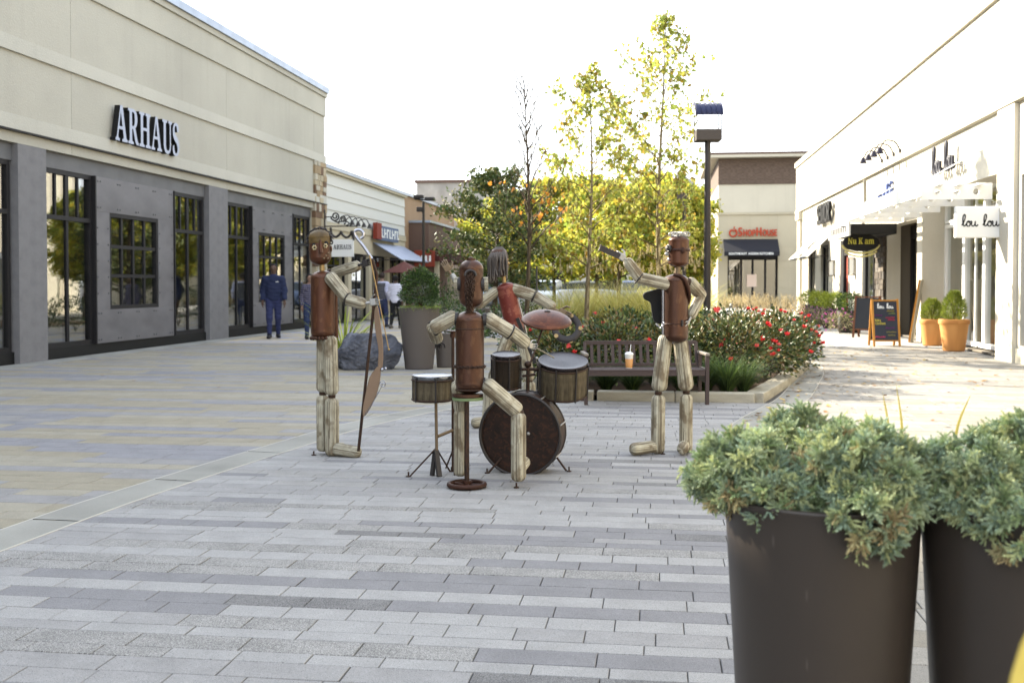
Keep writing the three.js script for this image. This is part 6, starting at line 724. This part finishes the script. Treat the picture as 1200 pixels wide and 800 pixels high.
  const gp = smoothOutline([V(-0.068, 1.308, 0), V(-0.15, 1.294, 0), V(-0.211, 1.267, 0), V(-0.204, 1.233, 0), V(-0.157, 1.205, 0), V(-0.143, 1.137, 0), V(-0.123, 1.056, 0), V(-0.075, 1.035, 0), V(-0.02, 1.069, 0), V(-0.007, 1.199, 0), V(-0.02, 1.287, 0)].map(v => [v.x, v.y]), 60); const gt = thing('flat_guitar', 'flat black guitar body slung behind the goggled figure', 'instrument', [0.112, 0, -8.779], YAW); const gg = plate(gp, 0.03, 0.004); gg.translate(0, 0, -0.12); part('body', gg, M.black, gt);
  pinFeet([V(-0.075, -0.014, 0.05), V(0.17, 0, -0.08)], f);
}
{ // bench and cup
  const b = thing('park_bench', 'dark brown slatted metal bench in front of the rose bed', 'bench', [-0.155, 0, -12.5], 0.16), W = 1.3, H = M.bench;
  for (let i = 0; i < 15; i++) { const x = -W / 2 + 0.08 + i * (W - 0.16) / 14; part('back_slat', beam(V(x, 0.405, -0.2), V(x, 0.655, -0.28), 0.035, 0.012), H, b); }
  part('top_rail', beam(V(-W / 2, 0.67, -0.285), V(W / 2, 0.67, -0.285), 0.045, 0.035), H, b); part('lower_rail', beam(V(-W / 2, 0.42, -0.205), V(W / 2, 0.42, -0.205), 0.035, 0.03), H, b); for (const x of [-W / 2, W / 2]) part('back_post', beam(V(x, 0.38, -0.2), V(x, 0.68, -0.288), 0.035, 0.03), H, b);
  for (let i = 0; i < 6; i++) part('seat_slat', rbx(W, 0.02, 0.062, 0.005, 0, 0.385, -0.16 + i * 0.075), H, b); part('seat_apron', [cbx(W, 0.05, 0.02, 0, 0.35, 0.24), cbx(W, 0.05, 0.02, 0, 0.35, -0.18)], H, b);
  for (const s of [-1, 1]) { const x = s * (W / 2 + 0.03), a = sub('arm_frame', b); part('leg', cbx(0.04, 0.55, 0.045, x, 0.275, 0.22), H, a); part('leg', cbx(0.04, 0.55, 0.045, x, 0.275, -0.2), H, a); part('armrest', rbx(0.05, 0.03, 0.5, 0.008, x, 0.562, 0.01), M.benchPale, a); part('side_panel', cbx(0.025, 0.16, 0.375, x, 0.32, 0.01), M.benchPale, a); }
  const c = thing('iced_drink_cup', 'clear plastic cup of iced tea with a straw on the bench seat', 'cup', [-0.32, 0.396, -12.4]); part('cup', lathe([[0.001, 0], [0.036, 0], [0.048, 0.16], [0.046, 0.16], [0.035, 0.004], [0.001, 0.004]], 24), std(lin(0.62, 0.6, 0.55), { roughness: 0.2 }), c); part('drink', lathe([[0.0375, 0.01], [0.0455, 0.11], [0.001, 0.11]], 24), std(lin(0.5, 0.24, 0.08), { roughness: 0.2 }), c); part('lid', lathe([[0.05, 0.158], [0.05, 0.168], [0.03, 0.185], [0.001, 0.187]], 24), M.whiteMetal, c); part('straw', bar(V(0, 0.1, 0), V(0.02, 0.27, 0), 0.005), M.whiteMetal, c);
}

// ---------- people ----------
function surfaceNet(fn, lo, hi, cell) { // smooth mesh of the zero level of a distance field
  const nx = Math.ceil((hi[0] - lo[0]) / cell) + 1, ny = Math.ceil((hi[1] - lo[1]) / cell) + 1, nz = Math.ceil((hi[2] - lo[2]) / cell) + 1, F = new Float32Array(nx * ny * nz), I = (x, y, z) => x + nx * (y + ny * z);
  for (let z = 0; z < nz; z++) for (let y = 0; y < ny; y++) for (let x = 0; x < nx; x++) F[I(x, y, z)] = fn(lo[0] + x * cell, lo[1] + y * cell, lo[2] + z * cell);
  const id = new Int32Array(nx * ny * nz).fill(-1), pos = [], idx = [];
  for (let z = 0; z < nz - 1; z++) for (let y = 0; y < ny - 1; y++) for (let x = 0; x < nx - 1; x++) {
    let m = 0, sx = 0, sy = 0, sz = 0, c = 0; const v = []; for (let k = 0; k < 8; k++) { const q = F[I(x + (k & 1), y + (k >> 1 & 1), z + (k >> 2 & 1))]; v.push(q); if (q < 0) m |= 1 << k; } if (m === 0 || m === 255) continue;
    for (let a = 0; a < 8; a++) for (const b of [1, 2, 4]) { const e = a | b; if (e === a) continue; if ((v[a] < 0) !== (v[e] < 0)) { const t = v[a] / (v[a] - v[e]); sx += (a & 1) + (b === 1 ? t : 0); sy += (a >> 1 & 1) + (b === 2 ? t : 0); sz += (a >> 2 & 1) + (b === 4 ? t : 0); c++; } }
    id[I(x, y, z)] = pos.length / 3; pos.push(lo[0] + (x + sx / c) * cell, lo[1] + (y + sy / c) * cell, lo[2] + (z + sz / c) * cell);
  }
  for (let z = 1; z < nz - 1; z++) for (let y = 1; y < ny - 1; y++) for (let x = 1; x < nx - 1; x++) { const s = F[I(x, y, z)] < 0; const quad = (a, b, c, d, f) => { if (a < 0 || b < 0 || c < 0 || d < 0) return; if (f) idx.push(a, b, c, a, c, d); else idx.push(a, c, b, a, d, c); };
    if (s !== F[I(x + 1, y, z)] < 0) quad(id[I(x, y - 1, z - 1)], id[I(x, y, z - 1)], id[I(x, y, z)], id[I(x, y - 1, z)], s); if (s !== F[I(x, y + 1, z)] < 0) quad(id[I(x - 1, y, z - 1)], id[I(x - 1, y, z)], id[I(x, y, z)], id[I(x, y, z - 1)], s); if (s !== F[I(x, y, z + 1)] < 0) quad(id[I(x - 1, y - 1, z)], id[I(x, y - 1, z)], id[I(x, y, z)], id[I(x - 1, y, z)], s); }
  const g = new THREE.BufferGeometry(); g.setAttribute('position', new THREE.Float32BufferAttribute(pos, 3)); g.setIndex(idx); g.computeVertexNormals(); return g;
}
const cone = (x, y, z, a, b, ra, rb) => { const bx_ = b[0] - a[0], by = b[1] - a[1], bz = b[2] - a[2], px = x - a[0], py = y - a[1], pz = z - a[2], t = clamp((px * bx_ + py * by + pz * bz) / (bx_ * bx_ + by * by + bz * bz)); return Math.hypot(px - bx_ * t, py - by * t, pz - bz * t) - lerp(ra, rb, t); };
const smin = (a, b, k) => { const h = clamp(0.5 + 0.5 * (b - a) / k); return lerp(b, a, h) - k * h * (1 - h); };
const fieldOf = (bones, k, grow = 0) => (x, y, z) => { let d = 1e3; for (const [a, b, ra, rb, fl] of bones) d = smin(d, fl ? cone(x, y, z / fl, [a[0], a[1], a[2] / fl], [b[0], b[1], b[2] / fl], ra, rb) * Math.min(1, fl) : cone(x, y, z, a, b, ra, rb), k); return d - grow; };
function person({ pos, turn, h, label, skin, top, pants, shoe, hair, stride = 0.12, armSwing = 0.08, hairLen = 0, female = false, coat = 0.018, logo, collar, group, vest, bagLook }) {
  const s = h / 1.8, f = thing('person', label, 'person', pos, turn, group), sw = female ? 0.165 : 0.2, hw = female ? 0.1 : 0.095;
  const J = { hip: [[-hw, 0.93, 0], [hw, 0.93, 0]], knee: [[-hw * 1.05, 0.5, stride * 0.55 + 0.03], [hw * 1.05, 0.5, -stride * 0.2 + 0.02]], ankle: [[-hw * 1.05, 0.085, stride], [hw * 1.05, 0.1, -stride]], toe: [[-hw * 1.25, 0.035, stride + 0.17], [hw * 1.25, 0.035, -stride + 0.16]], sh: [[-sw * 0.96, 1.415, 0], [sw * 0.96, 1.415, 0]], el: [[-sw - 0.05, 1.16, -armSwing * 0.6 - 0.02], [sw + 0.05, 1.16, armSwing * 0.4 - 0.02]], wr: [[-sw - 0.06, 0.91, -armSwing * 0.3 + 0.06], [sw + 0.06, 0.91, armSwing + 0.06]] };
  const sc = v => v.map(q => q * s), B = (a, b, ra, rb, fl) => [sc(a), sc(b), ra * s, rb * s, fl];
  const torso = [B([0, 0.97, 0], [0, 1.2, 0.0], 0.145, 0.13, 0.72), B([0, 1.2, 0], [0, 1.4, -0.01], 0.135, 0.15, 0.7), B([0, 1.5, -0.01], [-sw * 0.86, 1.42, -0.01], 0.05, 0.06), B([0, 1.5, -0.01], [sw * 0.86, 1.42, -0.01], 0.05, 0.06)], arms = [], legs = [], feet = [];
  for (const i of [0, 1]) { arms.push(B(J.sh[i], J.el[i], 0.056, 0.045), B(J.el[i], J.wr[i], 0.043, 0.03)); legs.push(B(J.hip[i], J.knee[i], 0.092, 0.062), B(J.knee[i], J.ankle[i], 0.06, 0.04)); feet.push(B(J.ankle[i], [J.ankle[i][0], 0.045, J.ankle[i][2] - 0.03], 0.042, 0.04), B([J.ankle[i][0], 0.045, J.ankle[i][2] - 0.03], J.toe[i], 0.04, 0.036)); }
  const head = [B([0, 1.69, 0.0], [0, 1.7, -0.025], 0.088, 0.09), B([0, 1.6, 0.045], [0, 1.64, 0.03], 0.04, 0.06), B([0, 1.46, -0.01], [0, 1.62, 0.0], 0.055, 0.05)];
  const bodyF = fieldOf([...torso, ...arms, ...legs, ...feet, ...head], 0.035 * s), lo = [-0.42 * s, -0.01, -0.34 * s], hi = [0.42 * s, 1.84 * s, 0.4 * s], gs = [surfaceNet(bodyF, lo, hi, 0.02 * s)];
  const face = [[[-0.033, 1.688, 0.082], [-0.03, 1.688, 0.083], 0.013, 0.013], [[0.033, 1.688, 0.082], [0.03, 1.688, 0.083], 0.013, 0.013], [[0, 1.69, 0.088], [0, 1.655, 0.104], 0.009, 0.014], [[-0.022, 1.618, 0.082], [0.022, 1.618, 0.082], 0.01, 0.01], [[-0.092, 1.69, -0.01], [-0.095, 1.66, -0.01], 0.016, 0.012], [[0.092, 1.69, -0.01], [0.095, 1.66, -0.01], 0.016, 0.012]].map(b => B(...b));
  gs.push(surfaceNet(fieldOf([...head, ...face], 0.014 * s), [-0.12 * s, 1.5 * s, -0.14 * s], [0.12 * s, 1.82 * s, 0.14 * s], 0.007 * s));
  for (const i of [0, 1]) { const w = J.wr[i], sg = i ? 1 : -1, hb = [B(w, [w[0], w[1] - 0.08, w[2] + 0.01], 0.028, 0.034, 0.9)]; for (let k = 0; k < 4; k++) { const z = (k - 1.5) * 0.019 + w[2] + 0.012, L = [0.07, 0.08, 0.076, 0.058][k], a = [w[0], w[1] - 0.095, z], m = [w[0] + sg * 0.004, w[1] - 0.095 - L * 0.55, z + 0.004], e = [w[0] - sg * 0.018, w[1] - 0.095 - L, z + 0.006]; hb.push(B(a, m, 0.0095, 0.009), B(m, e, 0.009, 0.0075)); } hb.push(B([w[0], w[1] - 0.045, w[2] + 0.035], [w[0] - sg * 0.012, w[1] - 0.085, w[2] + 0.06], 0.0115, 0.0105), B([w[0] - sg * 0.012, w[1] - 0.085, w[2] + 0.06], [w[0] - sg * 0.02, w[1] - 0.115, w[2] + 0.055], 0.0105, 0.0085)); const c = sc(w); gs.push(surfaceNet(fieldOf(hb, 0.006 * s), [c[0] - 0.06 * s, c[1] - 0.2 * s, c[2] - 0.07 * s], [c[0] + 0.06 * s, c[1] + 0.03 * s, c[2] + 0.1 * s], 0.0065 * s)); }
  part('body', gs, std(skin, { roughness: 0.55 }), f);
  const fold = (x, y, z) => 0.004 * Math.sin(y * 38 + x * 13) * Math.sin(x * 21 + z * 17) + 0.003 * Math.sin(y * 70 + z * 40 + x * 9);
  const cloth = (name, bones, k, g, cut, mat) => part(name, surfaceNet((x, y, z) => Math.max(fieldOf(bones, k * s, g * s)(x, y, z) + fold(x, y, z) * s, cut(x / s, y / s, z / s) * s), lo, hi, 0.014 * s), mat, f);
  const hem = female ? 0.86 : 0.9; cloth('trousers', [...legs, B([0, 0.93, 0], [0, 1.02, 0], 0.14, 0.13, 0.75)], 0.04, 0.014, (x, y) => Math.max(0.075 - y, y - 1.03), std(pants, { roughness: 0.9 }));
  const shirt = cloth('shirt', [...torso, ...arms.map((b, i) => b)], 0.045, coat, (x, y) => Math.max(Math.abs(x) < sw + 0.01 ? hem - y : 0.925 - y, y - 1.515), top.isMaterial ? top : std(top, { roughness: 0.9 }));
  if (collar) cloth('collar', [B([0, 1.47, -0.01], [0, 1.53, 0], 0.075, 0.068)], 0.02, 0.01, (x, y) => Math.max(1.46 - y, y - 1.545), std(collar));
  if (vest) cloth('vest', torso, 0.045, coat + 0.012, (x, y) => Math.max(hem + 0.02 - y, y - 1.47, Math.abs(x) - sw), std(vest, { roughness: 0.9 }));
  part('shoes', [0, 1].map(i => surfaceNet(fieldOf([feet[i * 2], feet[i * 2 + 1]], 0.03 * s, 0.012 * s), [lo[0], -0.005, lo[2]], [hi[0], 0.16 * s, hi[2]], 0.014 * s)), std(shoe, { roughness: 0.5 }), f);
  part('hair', surfaceNet((x, y, z) => { const a = fieldOf([head[0]], 0.02, 0.014 * s)(x, y, z), b = hairLen ? cone(x, y, z, sc([0, 1.7, -0.05]), sc([0, 1.7 - hairLen, -0.07]), 0.085 * s, 0.05 * s) : 1; return Math.max(smin(a, b, 0.03), -(Math.hypot(x / s, (y / s - 1.655) * 0.85, z / s - 0.085) - 0.098) * s, (1.62 - hairLen - y / s) * s); }, [-0.16 * s, 1.35 * s, -0.2 * s], [0.16 * s, 1.84 * s, 0.16 * s], 0.01 * s), std(hair, { roughness: 0.8 }), f);
  for (const e of [-1, 1]) part('eye', ball(0.011 * s, e * 0.032 * s, 1.688 * s, 0.087 * s), M.black, f);
  if (logo) part('jacket_mark', rbx(0.07, 0.014, 0.004, 0.001, 0.09, 1.36 * s, 0.128 * s), M.whiteMetal, f);
  return f;
}
{ const plaid = tex(128, 128, (u, v) => { const a = (u * 8 % 1 < 0.35 ? 1 : 0) + (v * 8 % 1 < 0.35 ? 1 : 0); return a === 2 ? [0.10, 0.11, 0.19] : a === 1 ? [0.2, 0.2, 0.29] : [0.42, 0.4, 0.45]; }, [0.4, 0.4]);
  person({ pos: [-9.5, 0, -26.2], turn: 0.32, h: 1.86, label: 'man in navy zip jacket and trousers walking past the black windows', skin: lin(0.10, 0.058, 0.04), top: lin(0.016, 0.022, 0.055), pants: lin(0.026, 0.032, 0.085), shoe: lin(0.012, 0.012, 0.014), hair: lin(0.01, 0.009, 0.008), stride: 0.14, coat: 0.032, collar: lin(0.018, 0.025, 0.07), logo: true });
  const w = person({ pos: [-8.5, 0, -26.0], turn: 0.5, h: 1.6, label: 'woman in dark plaid shirt and jeans beside the navy jacketed man', skin: lin(0.22, 0.13, 0.09), top: std(0xffffff, { map: plaid, roughness: 0.9 }), pants: lin(0.02, 0.03, 0.07), shoe: lin(0.015, 0.015, 0.018), hair: lin(0.012, 0.01, 0.008), stride: 0.1, female: true, hairLen: 0.06 });
  const sh = w.children.find(c => c.name === 'shirt').geometry, p = sh.attributes.position, uv = new Float32Array(p.count * 2); for (let i = 0; i < p.count; i++) { uv[i * 2] = p.getX(i) + p.getZ(i); uv[i * 2 + 1] = p.getY(i); } sh.setAttribute('uv', new THREE.BufferAttribute(uv, 2));
  person({ pos: [-7.95, 0, -32.6], turn: Math.PI - 0.15, h: 1.62, label: 'walker in white shirt and black trousers seen from behind', skin: lin(0.1, 0.06, 0.04), top: lin(0.62, 0.62, 0.72), pants: lin(0.012, 0.012, 0.014), shoe: lin(0.1, 0.09, 0.08), hair: lin(0.01, 0.008, 0.007), stride: 0.16, coat: 0.036, female: true, hairLen: 0.03 });
  person({ pos: [-8.55, 0, -33.3], turn: Math.PI - 0.3, h: 1.7, label: 'walker in grey vest over pale sleeves seen from behind', skin: lin(0.3, 0.2, 0.15), top: lin(0.5, 0.5, 0.62), pants: lin(0.04, 0.05, 0.12), shoe: lin(0.02, 0.02, 0.02), hair: lin(0.03, 0.02, 0.015), stride: 0.12, coat: 0.03, vest: lin(0.09, 0.09, 0.1) });
}
scene.traverse(o => { if (o.isMesh) { o.castShadow = true; o.receiveShadow = true; } });
renderer.render(scene, camera);
